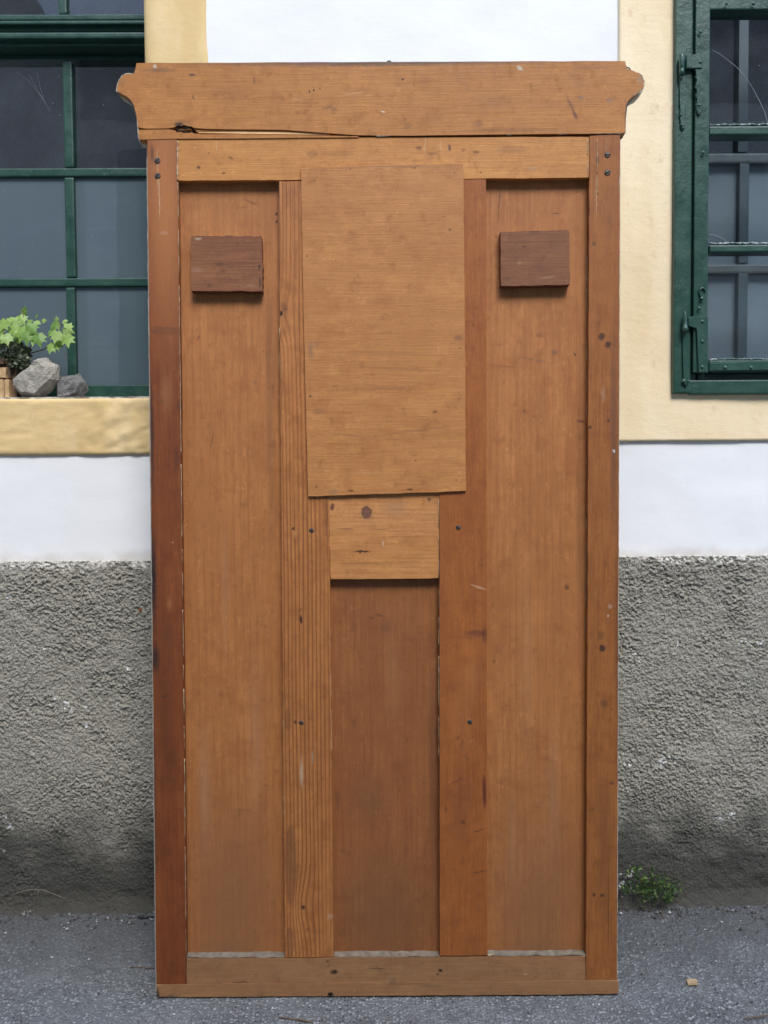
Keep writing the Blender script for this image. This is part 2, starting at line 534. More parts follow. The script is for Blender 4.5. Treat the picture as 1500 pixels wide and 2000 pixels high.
# roughcast plinth: thrown render, real relief
px_ = np.concatenate([np.linspace(-4.5, -1.5, 8)[:-1], np.arange(-1.5, -1.08, .003), np.arange(-1.08, -.44, .0017), np.arange(-.44, .44, .012), np.arange(.44, 1.08, .0017), np.arange(1.08, 1.5, .003), np.linspace(1.5, 4.5, 8)])
pz_ = lines(-.03, Z_PL, .0017)
def d_rough(X, Z):
    wx = vnoise(X * 80, Z * 80 + 9) * .010
    wz = vnoise(X * 90 + 31, Z * 75) * .008
    a = fbm((X + wx) * 165, (Z + wz) * 185 + X * 30, 2, .65)
    b = vnoise((X - wz) * 290 + 40, (Z + wx) * 300)
    c = vnoise((X + wz) * 170 + 11, (Z - wx) * 185 + 70)
    patch = np.clip(.75 + 1.1 * fbm(X * 14, Z * 14 + 4, 3), .6, 1.05)
    lump = (np.tanh(a * 3.2) * .0020 + np.tanh(b * 3.4) * .0021 + np.maximum(c - .12, 0) * .006) * patch + fbm(X * 5, Z * 5, 3) * .006 + fbm(X * 30, Z * 30, 2) * .003
    fade = np.clip((Z - .14 + vnoise(X * 11, Z * 11) * .12) / .15, .48, 1)
    base = .030 * np.clip((.075 - Z) / .06, 0, 1) ** 1.5 + .010
    return lump * fade + base + fbm(X * 18, Z * 26, 3) * .010 * (1 - fade)
plinth = plaster('roughcast_plinth', px_, pz_, -.004, d_rough, M_ROUGH, facade, .05)

# inner core so that nothing is seen through the joints
bm = bmesh.new()
add_box(bm, xL + .004, xR - .004, .06, .40, .1, 5.0)
add_box(bm, -4.5, xL + .003, .255, .45, -.05, zSILL - .02)
add_box(bm, xR - .003, 4.5, .255, .45, -.05, zRW - .01)
bm_obj('masonry_core', bm, plain('masonry', (.35, .32, .28), .9), facade)

# ------------------------------------------------------------------ windows
def rect(px0, py0, px1, py1, y):
    """world x0,x1,z0,z1 of a bar covering these pixels at depth y"""
    mx, my = (px0 + px1) / 2, (py0 + py1) / 2
    return W(px0, my, y).x, W(px1, my, y).x, W(mx, py1, y).z, W(mx, py0, y).z

def bars(name, lst, mat, parent, bevel=.002):
    bm = bmesh.new()
    for (a, b, c, d, y0, y1) in lst:
        x0, x1, z0, z1 = rect(a, b, c, d, y0)
        add_box(bm, x0, x1, y0, y1, z0, z1, bevel, 2)
    return bm_obj(name, bm, mat, parent)

def bar1(name, a, b, c, d, y0, y1, mat, parent, bevel=.002):
    return bars(name, [(a, b, c, d, y0, y1)], mat, parent, bevel)

LY = .15          # sash plane of the left window, set back in its reveal
lw = empty('window', (0, 0, 0), facade)
tag(lw, 'recessed green window with whitened lower panes')
bar1('transom', -250, 40, 340, 47, LY - .050, LY + .06, M_GREEN, lw, .003)
bar1('transom', -250, 47.5, 340, 62, LY - .036, LY + .06, M_GREEN, lw, .005)
bar1('transom', -250, 62.5, 340, 75, LY - .043, LY + .06, M_GREEN, lw, .005)
bar1('transom_moulding', -250, 77.5, 340, 90, LY - .022, LY + .05, M_GREEN, lw, .004)
bar1('drip_rail', -250, 28, 340, 39, LY - .025, LY + .04, M_GREEN, lw, .003)
bar1('sash_head', -250, 91, 340, 117, LY + .028, LY + .07, M_GREEN, lw, .003)
bar1('glazing_bar', 113, -60, 129, 27, LY, LY + .03, M_GREEN, lw, .003)
bar1('glazing_bar', 123, 118, 142, 327, LY, LY + .03, M_GREEN, lw, .0045)
bar1('glazing_bar', 127, 346, 146, 542, LY, LY + .03, M_GREEN, lw, .0045)
bar1('glazing_bar', 130, 561, 148, 752, LY, LY + .03, M_GREEN, lw, .0045)
bar1('cross_bar', -250, 328, 340, 345, LY + .002, LY + .03, M_GREEN, lw, .0045)
bar1('cross_bar', -250, 543, 340, 560, LY + .002, LY + .03, M_GREEN, lw, .0045)
bar1('bottom_rail', -250, 753, 340, 790, LY - .006, LY + .04, M_GREEN, lw, .003)
bar1('jamb', 320, -200, 360, 790, LY - .01, LY + .05, M_GREEN, lw)
def pane(parent, a, b, c, d, y, mat, name='pane'):
    x0, x1, z0, z1 = rect(a, b, c, d, y)
    bm = bmesh.new()
    add_box(bm, x0, x1, y, y + .003, z0, z1)
    return bm_obj(name, bm, mat, parent)
gy_ = LY + .012
for (a, b, c, d, mt) in ((-250, -300, 118, 32, M_GLASS), (124, -300, 330, 32, M_GLASS),
                         (-250, 112, 129, 333, M_GLASS), (137, 112, 330, 333, M_GLASS),
                         (-250, 340, 132, 548, M_FROST), (142, 340, 330, 548, M_FROST),
                         (-250, 555, 134, 760, M_FROST), (144, 555, 330, 760, M_FROST)):
    pane(lw, a, b, c, d, gy_, mt)
M_WEB = plain('dusty cobweb', (.20, .21, .22), .8)
for seq in ([(58, 147), (70, 170), (84, 194), (98, 217)], [(72, 141), (78, 168), (85, 195)], [(30, 139), (56, 158), (84, 193)]):
    bm = bmesh.new()
    add_tube(bm, [W(a, b, gy_ - .004) for a, b in seq], .00028, 4)
    bm_obj('cobweb', bm, M_WEB, lw)
# the room behind and the hem of a curtain
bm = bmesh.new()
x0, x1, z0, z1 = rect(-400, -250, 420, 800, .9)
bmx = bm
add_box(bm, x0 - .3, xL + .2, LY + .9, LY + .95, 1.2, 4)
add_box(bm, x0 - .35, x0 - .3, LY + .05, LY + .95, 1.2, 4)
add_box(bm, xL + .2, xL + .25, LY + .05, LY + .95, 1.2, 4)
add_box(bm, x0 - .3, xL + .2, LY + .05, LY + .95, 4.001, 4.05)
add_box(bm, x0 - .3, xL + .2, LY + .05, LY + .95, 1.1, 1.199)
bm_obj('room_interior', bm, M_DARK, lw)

# right window: casement hung flush with the wall face
rw = empty('window', (0, 0, 0), facade)
tag(rw, 'green casement window hung flush on iron strap hinges')
FY = -.022
bar1('frame_jamb', 1318, -120, 1352, 768, FY, .06, M_GREEN, rw, .004)
bar1('frame_sill', 1346, 741, 1700, 769, FY + .0015, .06, M_GREEN, rw, .004)
bar1('rebate', 1350, -120, 1700, 745, .006, .03, plain('rebate paint', (.012, .03, .024), .6), rw, 0)
# cut the rebate sheet back to a strip frame
o = [c for c in rw.children if c.name.startswith('rebate')][0]
bpy.data.objects.remove(o)
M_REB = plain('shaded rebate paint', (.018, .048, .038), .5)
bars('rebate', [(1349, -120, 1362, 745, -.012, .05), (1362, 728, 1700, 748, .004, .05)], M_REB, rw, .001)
SY = FY - .006
bar1('sash_stile', 1357, -120, 1385, 728, SY, .022, M_GREEN, rw, .003)
bar1('sash_rail', 1386, 703, 1700, 727, SY + .001, .022, M_GREEN, rw, .003)
bar1('sash_rail', 1386, -30, 1700, 18, SY + .001, .022, M_GREEN, rw, .003)
bar1('glazing_bar', 1386, 246, 1700, 262, SY + .004, .02, M_GREEN, rw, .003)
bar1('glazing_bar', 1386, 478, 1700, 491, SY + .004, .02, M_GREEN, rw, .003)
# ragged putty line on every bar top
def putty(px0, py, px1, y):
    a = W(px0, py, y); b = W(px1, py, y)
    n = 60
    bm = bmesh.new()
    pts = []; rad = []
    for i in range(n + 1):
        f = i / n
        q = a.lerp(b, f)
        q.z = (a.z + b.z) / 2 + random.uniform(-.0012, .0012)
        q.y = y + random.uniform(-.001, .001)
        pts.append(q); rad.append(random.uniform(.0018, .0042))
    add_tube(bm, pts, rad, 6)
    bm_obj('putty', bm, M_PUTTY, rw, True)
putty(1386, 243.5, 1700, SY + .010)
putty(1386, 475.5, 1700, SY + .010)
putty(1386, 701, 1700, SY + .010)
for (b, d) in ((12, 250), (255, 482), (486, 708)):
    pane(rw, 1383, b, 1700, d, .004, M_GLASS)
# bent crack line in the upper pane
pts = []
for (x, y) in ((1392, 98), (1405, 105), (1420, 116), (1440, 132), (1456, 150), (1470, 172), (1484, 198), (1494, 220), (1499, 240)):
    pts.append(W(x, y, .0025))
bm = bmesh.new(); add_tube(bm, pts, .0006, 5)
bm_obj('glass_crack', bm, plain('crack glint', (.36, .39, .41), .3), rw)
pts = [W(x, y, .0025) for (x, y) in ((1386, 458), (1393, 458), (1402, 461), (1410, 465), (1418, 470), (1424, 474))]
bm = bmesh.new(); add_tube(bm, pts, .0007, 5)
bm_obj('glass_crack', bm, bpy.data.materials['crack glint'], rw)
# inner window in the depth of the wall
IY = .17
M_GREY = plain('dull grey green paint', (.050, .072, .078), .5)
M_GREYL = plain('dull grey green paint worn pale', (.11, .125, .12), .55)
bar1('inner_glazing_bar', 1444, -200, 1463, 297, IY, IY + .035, M_GREY, rw, .002)
bar1('inner_glazing_bar', 1444, 319, 1463, 514, IY, IY + .035, M_GREY, rw, .002)
bar1('inner_glazing_bar', 1441, 534, 1460, 760, IY, IY + .035, M_GREY, rw, .002)
bar1('inner_cross_bar', 1300, 298, 1800, 318, IY - .002, IY + .035, M_GREYL, rw, .006)
bar1('inner_cross_bar', 1300, 515, 1800, 533, IY - .002, IY + .035, M_GREYL, rw, .006)
pane(rw, 1300, -300, 1800, 302, IY + .02, M_GLASS, 'inner_pane')
pane(rw, 1300, 312, 1452, 520, IY + .02, M_FROST_I, 'inner_pane')
pane(rw, 1455, 312, 1800, 520, IY + .02, M_FROST_I, 'inner_pane')
pane(rw, 1300, 530, 1450, 770, IY + .02, M_FROST_I, 'inner_pane')
pane(rw, 1453, 530, 1800, 770, IY + .02, M_FROST_I, 'inner_pane')
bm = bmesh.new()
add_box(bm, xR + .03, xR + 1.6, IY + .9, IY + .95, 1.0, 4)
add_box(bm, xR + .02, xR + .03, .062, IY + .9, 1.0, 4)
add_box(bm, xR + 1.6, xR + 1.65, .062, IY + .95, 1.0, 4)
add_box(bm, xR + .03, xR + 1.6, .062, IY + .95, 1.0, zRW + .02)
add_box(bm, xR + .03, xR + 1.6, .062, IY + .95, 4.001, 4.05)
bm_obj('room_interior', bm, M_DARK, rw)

# ironwork of the casement
def px_prism(name, pix, y0, y1, parent, mat=M_GREEN, bevel=.0025):
    bm = bmesh.new()
    pts = [(q.x, q.z) for q in (W(a, b, y0) for a, b in pix)]
    add_prism(bm, pts, y0, y1, bevel)
    return bm_obj(name, bm, mat, parent)
HY = SY - .006
px_prism('hinge_leaf', [(1340, 106), (1360, 105), (1370, 107), (1374, 120), (1371, 134), (1340, 134)], HY, SY, rw)
bm = bmesh.new(); add_tube(bm, [W(1331.5, y, HY) for y in (106, 108, 134, 136, 137, 147)], [.0055, .0065, .0065, .0055, .0065, .0065], 10)
bm_obj('hinge_barrel', bm, M_GREEN, rw, True)
px_prism('hinge_strap', [(1359, 134), (1362, 142), (1358, 150), (1364, 155), (1360, 163), (1357, 170), (1364, 175), (1358, 186), (1364, 193), (1359, 204), (1361, 218), (1366, 226),
                         (1371, 220), (1374, 208), (1369, 196), (1375, 188), (1372, 178), (1377, 170), (1374, 160), (1376, 148), (1371, 140), (1371, 134)][::-1], HY, SY + .001, rw)
px_prism('hinge_strap', [(1327, 150), (1328, 180), (1330, 206), (1328, 215), (1331, 232), (1329, 242), (1333, 254), (1338, 250), (1338, 240), (1340, 215), (1338, 200), (1341, 180), (1342, 150)][::-1], FY - .006, FY + .001, rw)
px_prism('hinge_leaf', [(1344, 619), (1362, 617), (1384, 618), (1384, 728), (1364, 728), (1363, 640), (1344, 637)][::-1], HY, SY + .001, rw)
px_prism('corner_strap', [(1385, 708), (1500, 707), (1600, 707), (1600, 723), (1385, 725)][::-1], HY + .0005, SY + .002, rw)
bm = bmesh.new(); add_tube(bm, [W(1338, y, HY) for y in (606, 612, 620, 630, 639, 641, 645, 650)], [.001, .003, .0048, .0052, .0065, .0085, .0075, .005], 10)
bm_obj('hinge_barrel', bm, M_GREEN, rw, True)
px_prism('hinge_strap', [(1333, 652), (1342, 652), (1344, 700), (1345, 740), (1341, 757), (1335, 750), (1334, 700)][::-1], FY - .006, FY + .001, rw)
bm = bmesh.new(); add_tube(bm, [W(1372 + 6 * math.cos(a), 571 + 9 * math.sin(a), SY - .003) for a in (-.2, -1, -1.8, -2.6, -3.4, -4.0, -4.6)], .0022, 6)
bm_obj('hook', bm, M_GREEN, rw, True)
for (a, b, r) in ((1368, 62, 3.4), (1368, 121, 3.4), (1366, 205, 3.6), (1374, 298, 3.4), (1371, 583, 4), (1366, 602, 3.5), (1372, 628, 4), (1372, 667, 4), (1372, 717, 4), (1417, 718, 4.5), (1467, 718, 4),
                  (1338, 744, 4.5), (1346, 744, 3), (1419, 7, 3.2), (1472, 7, 3.6), (1332, 222, 3), (1334, 242, 3)):
    bm = bmesh.new()
    q = W(a, b, HY)
    yb = HY + .0005 if a > 1355 else FY - .0055
    add_disc(bm, (q.x, yb, q.z), r * .0013, .0016, 10, dome=.0012)
    bm_obj('rivet', bm, M_GREEN, rw, True)

# ------------------------------------------------------------------ unseen yard building, sized to shade the lower wall (mirrored in the panes)
ob = tag(empty('shading_courtyard_building', (0, -5.1, 0)), 'plain rendered building across the yard, out of view and sized to shade the lower wall, mirrored faintly in the window panes', 'building')
bm = bmesh.new(); add_box(bm, -12, 12, -.4, 0, 0, 4.45)
bm_obj('wall', bm, plain('pale render', (.58, .56, .52), .9), ob)  # wall kept pale to bounce fill light onto the panel
bm = bmesh.new(); add_box(bm, -12, 12, -.4, .03, 4.451, 5.4)
bm_obj('timber_cladding', bm, plain('dark brown boards', (.06, .04, .03), .8), ob)
bm = bmesh.new(); add_box(bm, -3.1, -2.7, .001, 5.0, 0, 5.0)
bm_obj('added_shade_wing', bm, bpy.data.materials['pale render'], ob)  # wing added out of view to darken the left side
bm = bmesh.new()
vs_ = [bm.verts.new(p) for p in ((-12.4, .5, 5.3), (12.4, .5, 5.3), (12.4, -3, 7.4), (-12.4, -3, 7.4), (-12.4, .5, 5.45), (12.4, .5, 5.45), (12.4, -3, 7.55), (-12.4, -3, 7.55))]
for f in ((0, 1, 2, 3), (7, 6, 5, 4), (0, 4, 5, 1), (1, 5, 6, 2), (2, 6, 7, 3), (3, 7, 4, 0)): bm.faces.new([vs_[i] for i in f])
bm_obj('roof', bm, plain('brown roof', (.10, .07, .055), .9), ob)
for x in (-4.6, -2.45, -.6, 1.2, 2.6, 4.4):
    bm = bmesh.new(); add_box(bm, x, x + 1.0, .001, .06, 3.0, 4.25)
    f = bm_obj('window', bm, plain('pale window frame', (.5, .5, .48), .6), ob)
    bm = bmesh.new(); add_box(bm, x + .1, x + .9, .061, .065, 3.1, 4.15)
    bm_obj('pane', bm, M_DARK, f)

# ------------------------------------------------------------------ the wooden panel
A = G(306, 1948); B = G(1208, 1942)
origin = (A + B) / 2
ux = (B - A).normalized()
LEAN = R(0.9)
uy = Vector((0, 0, 1)).cross(ux).normalized()          # away from the camera
uz = (Vector((0, 0, 1)) * math.cos(LEAN) + uy * math.sin(LEAN)).normalized()
uy = uz.cross(ux).normalized()
MP = Matrix.Identity(4)
for i, v in enumerate((ux, uy, uz)):
    MP[0][i], MP[1][i], MP[2][i] = v
MP.translation = origin
MPI = MP.inverted()
def L(px, py, off=0.0):
    """panel-local (x, z) of the photo pixel on the panel face (off = metres proud of it)"""
    o = MPI @ CAM
    d = MPI.to_3x3() @ ray(px, py)
    q = o + d * ((-off - o.y) / d.y)
    return (q.x, q.z)
MM = (L(950, 1000)[0] - L(550, 1000)[0]) / 400          # metres per photo pixel on the panel

panel = empty('furniture_panel')
panel.matrix_world = MP
tag(panel, 'tall bare-wood back of a hall stand with curved cornice, leaning upright before the house wall', 'furniture panel')

DK = (.055, .024, .013)
def wood(name, light, dark, axis='z', seed=0, fine=.55, blotch=.5, rings=0.0, ring_f=70, spots=(), rough=.55, holes=.0, grime=.25, off=0.0, ring_ctr=None, pores=.35, warp=(), rdist=3.2, flecks=.40):
    t = NT(name)
    sh = (seed * 3.7, seed * 1.3, seed * 2.9)
    if axis == 'z': sg = (1, 1, .028); sl = (1, 1, .16)
    else: sg = (.028, 1, 1); sl = (.16, 1, 1)
    P = t.P
    # grain bending round the knots
    for (px, py, k, rx, ry) in warp:
        c = L(px, py, off)
        v = t.map((c[0], 0, c[1]), (0, 0, 0), (rx * MM, 50, ry * MM), typ='TEXTURE')
        ln = t.n('VectorMath', operation='LENGTH'); t.l(v, ln.inputs[0])
        g = t.math('EXPONENT', t.math('MULTIPLY', t.math('MULTIPLY', ln.outputs['Value'], ln.outputs['Value']), -1.0))
        sx = t.n('SeparateXYZ'); t.l(v, sx.inputs[0])
        amt = t.math('MULTIPLY', g, k * MM)
        cx = t.n('CombineXYZ')
        t.l(amt, cx.inputs[0 if axis == 'z' else 2])
        ad = t.n('VectorMath', operation='ADD'); t.l(P, ad.inputs[0]); t.l(cx.outputs[0], ad.inputs[1])
        P = ad.outputs[0]
    fine_n = t.noise(t.map(sh, sc=tuple(s * 330 for s in sg), vec=P), 1, 5, .62, .15)
    mid_n = t.noise(t.map(sh, sc=tuple(s * 55 for s in sl), vec=P), 1, 4, .55, .3)
    big_n = t.noise(t.map((sh[1], sh[0], sh[2]), sc=(5, 5, 3.2)), 1, 4, .55)
    c = t.mix(t.rng(mid_n, .32, .70, 0, 1), light, tuple(a * (1 - .55 * blotch) + b * .55 * blotch for a, b in zip(light, dark)))
    c = t.mix(t.rng(fine_n, .44, .64, 0, min(1, fine + .12)), c, dark)
    # redder and yellower drifts, hairline streaks, and scuffs across the grain
    warm = t.noise(t.map((sh[2], sh[1], sh[0]), sc=(16, 16, 4) if axis == 'z' else (4, 16, 16), vec=P), 1, 5, .65, .4)
    c = t.mix(t.rng(warm, .50, .72, 0, .55), c, tuple(a * k for a, k in zip(light, (1.22, 1.27, 1.25))))
    c = t.mix(t.rng(warm, .48, .28, 0, .50), c, tuple(a * k for a, k in zip(light, (.80, .70, .66))))
    hair = t.noise(t.map((sh[1], sh[2], sh[0]), sc=(520, 520, 7) if axis == 'z' else (7, 520, 520), vec=P), 1, 3, .6)
    c = t.mix(t.rng(hair, .62, .72, 0, .45 * fine + .1), c, tuple(x * .75 for x in dark))
    fk = t.noise(t.map((sh[2], sh[0], sh[1]), sc=(210, 210, 26) if axis == 'z' else (26, 210, 210), vec=P), 1, 4, .6, .6)
    fk = t.math('MULTIPLY', t.rng(fk, .58, .70, 0, flecks), t.rng(t.noise(t.map((sh[0], 2, sh[1]), sc=(14, 14, 14)), 1, 3), .38, .62, .25, 1))
    c = t.mix(fk, c, tuple(x * .8 for x in dark))
    c = t.mix(t.rng(t.noise(t.map((sh[2], 1, sh[0]), sc=(130, 130, 30) if axis == 'z' else (30, 130, 130), vec=P), 1, 4, .6, .5), .56, .72, 0, .35), c, tuple(min(1, a * k) for a, k in zip(light, (1.35, 1.4, 1.5))))
    mo = t.noise(t.map((sh[1], 3, sh[2]), sc=(24, 24, 24)), 1, 6, .62)
    c = t.mix(t.rng(mo, .48, .70, 0, .55), c, tuple(a * k for a, k in zip(dark, (1.0, .92, .9))))
    scf = t.noise(t.map((sh[0], 5, sh[2]), sc=(75, 75, 75)), 1, 7, .75)
    c = t.mix(t.rng(scf, .58, .68, 0, .46), c, tuple(min(1, a * 1.45 + .03) for a in light))
    c = t.mix(t.rng(big_n, .40, .72, 0, blotch * .75), c, tuple(a * .45 + b * .55 for a, b in zip(light, dark)))
    h = t.math('ADD', fine_n, 0)
    if rings:
        wv = t.n('TexWave', wave_type='BANDS', bands_direction='X' if axis == 'z' else 'Z', wave_profile='SAW')
        t.l(t.map((seed * .31, 0, seed * .77), sc=(1, 1, .10) if axis == 'z' else (.10, 1, 1), vec=P), wv.inputs['Vector'])
        wv.inputs['Scale'].default_value = ring_f
        wv.inputs['Distortion'].default_value = rdist
        wv.inputs['Detail'].default_value = 2
        wv.inputs['Detail Scale'].default_value = .18 if rdist < 4 else .35
        wv.inputs['Detail Roughness'].default_value = .4
        r = t.rng(wv.outputs['Fac'], .45, .98, 0, 1, True)
        vary = t.rng(t.noise(t.map(sh, sc=(14, 1, 1.5) if axis == 'z' else (1.5, 1, 14), vec=P), 1, 2), .30, .62, .15, 1)
        r = t.math('MULTIPLY', r, vary)
        c = t.mix(t.math('MULTIPLY', r, rings), c, tuple(x * .8 for x in dark))
        h = t.math('SUBTRACT', h, t.math('MULTIPLY', r, .8))
    if pores:
        pr = t.noise(t.map(sh, sc=(900, 900, 90) if axis == 'z' else (90, 900, 900)), 1, 2, .5)
        c = t.mix(t.rng(pr, .60, .74, 0, pores), c, tuple(x * .6 for x in dark))
    # handling grime and pale rubbed flecks
    gr = t.noise(t.map((sh[2], 0, sh[1]), sc=(38, 38, 38)), 1, 6, .7)
    c = t.mix(t.rng(gr, .57, .70, 0, grime + .12), c, tuple(x * .55 for x in dark))
    fl = t.math('MULTIPLY', t.rng(t.vor(t.map(sh), 48), .025, .06, 1, 0), t.rng(t.noise(t.map(sh, sc=(20, 20, 20)), 1, 1), .60, .64, 0, .55))
    c = t.mix(fl, c, (.62, .47, .30))
    if holes:
        hv = t.math('MULTIPLY', t.rng(t.vor(t.map((sh[1], 0, sh[0])), 34), .028, .045, 1, 0), t.rng(t.noise(t.map(sh, sc=(9, 9, 9)), 1, 2), .50, .54, 0, holes))
        c = t.mix(hv, c, (.03, .014, .008))
    wob = t.n('TexNoise'); t.l(P, wob.inputs['Vector']); wob.inputs['Scale'].default_value = 90; wob.inputs['Detail'].default_value = 4
    sb = t.n('VectorMath', operation='SUBTRACT'); t.l(wob.outputs['Color'], sb.inputs[0]); sb.inputs[1].default_value = (.5, .5, .5)
    sc_ = t.n('VectorMath', operation='SCALE'); t.l(sb.outputs[0], sc_.inputs[0]); sc_.inputs['Scale'].default_value = .0075
    ad = t.n('VectorMath', operation='ADD'); t.l(t.P, ad.inputs[0]); t.l(sc_.outputs[0], ad.inputs[1])
    PW = ad.outputs[0]
    for sp in spots:
        px, py, rx, ry = sp[:4]
        opt = sp[4] if len(sp) > 4 else {}
        c = t.spot(c, L(px, py, off), (rx * MM, ry * MM), R(opt.get('a', 0)), opt.get('s', .8), opt.get('c', DK), opt.get('e', .35), PW if opt.get('w', 1) else t.P)
        if opt.get('ring'):
            v = t.map((L(px, py, off)[0], 0, L(px, py, off)[1]), (0, 0, 0), (rx * MM, 50, ry * MM), vec=PW, typ='TEXTURE')
            ln = t.n('VectorMath', operation='LENGTH'); t.l(v, ln.inputs[0])
            s = t.math('SINE', t.math('MULTIPLY', ln.outputs['Value'], 11))
            f = t.math('MULTIPLY', t.rng(s, .2, 1, 0, .7), t.rng(ln.outputs['Value'], 1.15, .85, 0, 1))
            c = t.mix(f, c, tuple(x * .5 for x in DK))
    nr = t.bump(h, .0009, .55)
    return t.done(c, t.rng(gr, .3, .7, rough - .08, rough + .12), nr, .35)

def resample(pts, step, jit):
    out = []
    n = len(pts)
    for i in range(n):
        a = Vector(pts[i]); b = Vector(pts[(i + 1) % n])
        k = max(1, int((b - a).length / step))
        nrm = Vector(((b - a).y, -(b - a).x)).normalized() if (b - a).length > 0 else Vector((0, 0))
        for j in range(k):
            q = a.lerp(b, j / k)
            if j > 0: q = q + nrm * random.gauss(0, jit)
            out.append((q.x, q.y))
    return out

def board(name, pix, off, thick, mat, bevel=.0009, jit=.0003, parent=None, step=.02):
    pts = [L(a, b, off) for a, b in pix]
    pts = resample(pts, step, jit)
    bm = bmesh.new()
    add_prism(bm, pts, -off, -off + thick, bevel)
    return bm_obj(name, bm, mat, parent or panel)

# base tones: aged orange pine and darker recessed plywood

RED_L, RED_D = (.235, .066, .0165), (.115, .027, .008)
PLY_L, PLY_D = (.475, .208, .064), (.315, .120, .035)
PAN_L, PAN_D = (.420, .168, .051), (.270, .094, .028)

D = .0195        # recess depth of the fields

# recessed fields
pan_spots_shade_l = [(490, 395, 22, 1.6, dict(a=25, s=.6)), (475, 405, 14, 1.2, dict(a=-6, s=.4)), (388, 660, 2, 7, dict(a=25, s=.8)), (541, 418, 3, 4, dict(s=1)), (541, 433, 3, 4, dict(s=1)), (499, 747, 4, 4, dict(s=.45, c=(.12, .07, .06))),
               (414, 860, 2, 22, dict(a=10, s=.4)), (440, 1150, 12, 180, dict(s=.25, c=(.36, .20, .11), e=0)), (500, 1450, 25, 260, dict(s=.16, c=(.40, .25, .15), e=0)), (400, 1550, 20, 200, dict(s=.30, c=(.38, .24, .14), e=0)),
               (528, 800, 12, 400, dict(s=.4, c=(.13, .06, .028), e=0)), (450, 1850, 110, 26, dict(s=.4, c=(.17, .10, .05), e=0)), (450, 1760, 160, 330, dict(s=.62, c=(.215, .096, .042), e=0))]  # right-edge strip paints in the batten's shade; wide ellipse darkens the bottom
board('field_panel', [(343, 349), (549, 349), (560, 1874), (360, 1874)], -D, .006, wood('aged plywood field', PAN_L, PAN_D, 'z', 3, .42, .75, .20, 20, rdist=7, spots=pan_spots_shade_l, holes=.9, off=-D))
pan_spots_shade_r = [(975, 400, 1.6, 48, dict(a=3, s=.75)), (1087, 417, 9, 1.6, dict(a=8, s=.7)), (1083, 688, 9, 8, dict(s=.6, c=(.14, .075, .05))), (1040, 702, 55, 3, dict(a=12, s=.4, c=(.14, .08, .05), e=.2)), (980, 715, 40, 2, dict(a=6, s=.3)),
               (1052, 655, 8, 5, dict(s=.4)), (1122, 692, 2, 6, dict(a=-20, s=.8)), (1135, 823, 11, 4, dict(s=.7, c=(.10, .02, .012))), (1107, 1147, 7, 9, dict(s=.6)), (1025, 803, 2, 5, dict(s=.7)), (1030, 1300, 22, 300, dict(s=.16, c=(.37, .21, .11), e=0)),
               (1080, 1560, 24, 220, dict(s=.16, c=(.40, .26, .15), e=0)), (1000, 1640, 14, 160, dict(s=.16, c=(.40, .25, .14), e=0)), (1132, 1000, 9, 500, dict(s=.4, c=(.13, .06, .028), e=0)), (1050, 1850, 110, 26, dict(s=.4, c=(.17, .10, .05), e=0)), (1050, 1770, 160, 330, dict(s=.62, c=(.215, .096, .042), e=0)), (965, 1292, 4, 6, dict(s=.5))]  # long strip at the right edge is stile shade put into the colour
board('field_panel', [(946, 344), (1152, 344), (1148, 1870), (946, 1870)], -D, .006, wood('aged plywood field two', PAN_L, PAN_D, 'z', 8, .42, .75, .20, 20, rdist=7, spots=pan_spots_shade_r, holes=.9, off=-D))
pan_spots_shade_c = [(742, 1202, 14, 3, dict(a=12, s=.5)), (725, 1207, 7, 2, dict(a=0, s=.5)), (755, 1225, 25, 25, dict(s=.35, c=(.12, .06, .035), e=0)), (770, 1330, 30, 120, dict(s=.3, c=(.34, .16, .06), e=0)), (720, 1560, 60, 90, dict(s=.3, c=(.14, .07, .035), e=0)),
               (845, 1500, 14, 400, dict(s=.5, c=(.12, .055, .028), e=0)), (750, 1790, 150, 220, dict(s=.5, c=(.165, .078, .036), e=0)), (660, 1560, 6, 30, dict(s=.3))]  # narrow right-hand strip is painted batten shade; wide ellipse darkens the bottom
board('field_panel', [(640, 1122), (864, 1122), (864, 1872), (645, 1872)], -D, .006, wood('aged plywood field three', (.305, .113, .035), (.195, .066, .021), 'z', 14, .38, .75, .16, 20, rdist=7, spots=pan_spots_shade_c, holes=.4, off=-D))

# the white-painted show side: a slab behind everything, proud at the outer edges
M_PAINT = plain('old white paint', (.43, .395, .33), .6, var=.12, scale=60, bump=.001)
def slab(name, pix, y0, y1, mat, bevel=.001):
    pts = resample([L(a, b, -y0) for a, b in pix], .012, .00035)
    bm = bmesh.new(); add_prism(bm, pts, y0, y1, bevel)
    return bm_obj(name, bm, mat, panel)
slab('painted_front', [(285.9, 268), (1211.7, 266), (1205.8, 1944), (303.8, 1946)], D + .006, D + .022, M_PAINT)
# hat shelf on the far side: it is what the stand leans on
bm = bmesh.new(); add_box(bm, -.44, .44, D + .022, .272, 1.86, 1.88, .002)
bm_obj('hat_shelf', bm, M_PAINT, panel)
for x in (-.40, .38):
    bm = bmesh.new()
    add_prism(bm, [(x, 1.60), (x + .02, 1.60), (x + .02, 1.859), (x, 1.859)], D + .022, .19)
    bm_obj('shelf_bracket', bm, M_PAINT, panel)

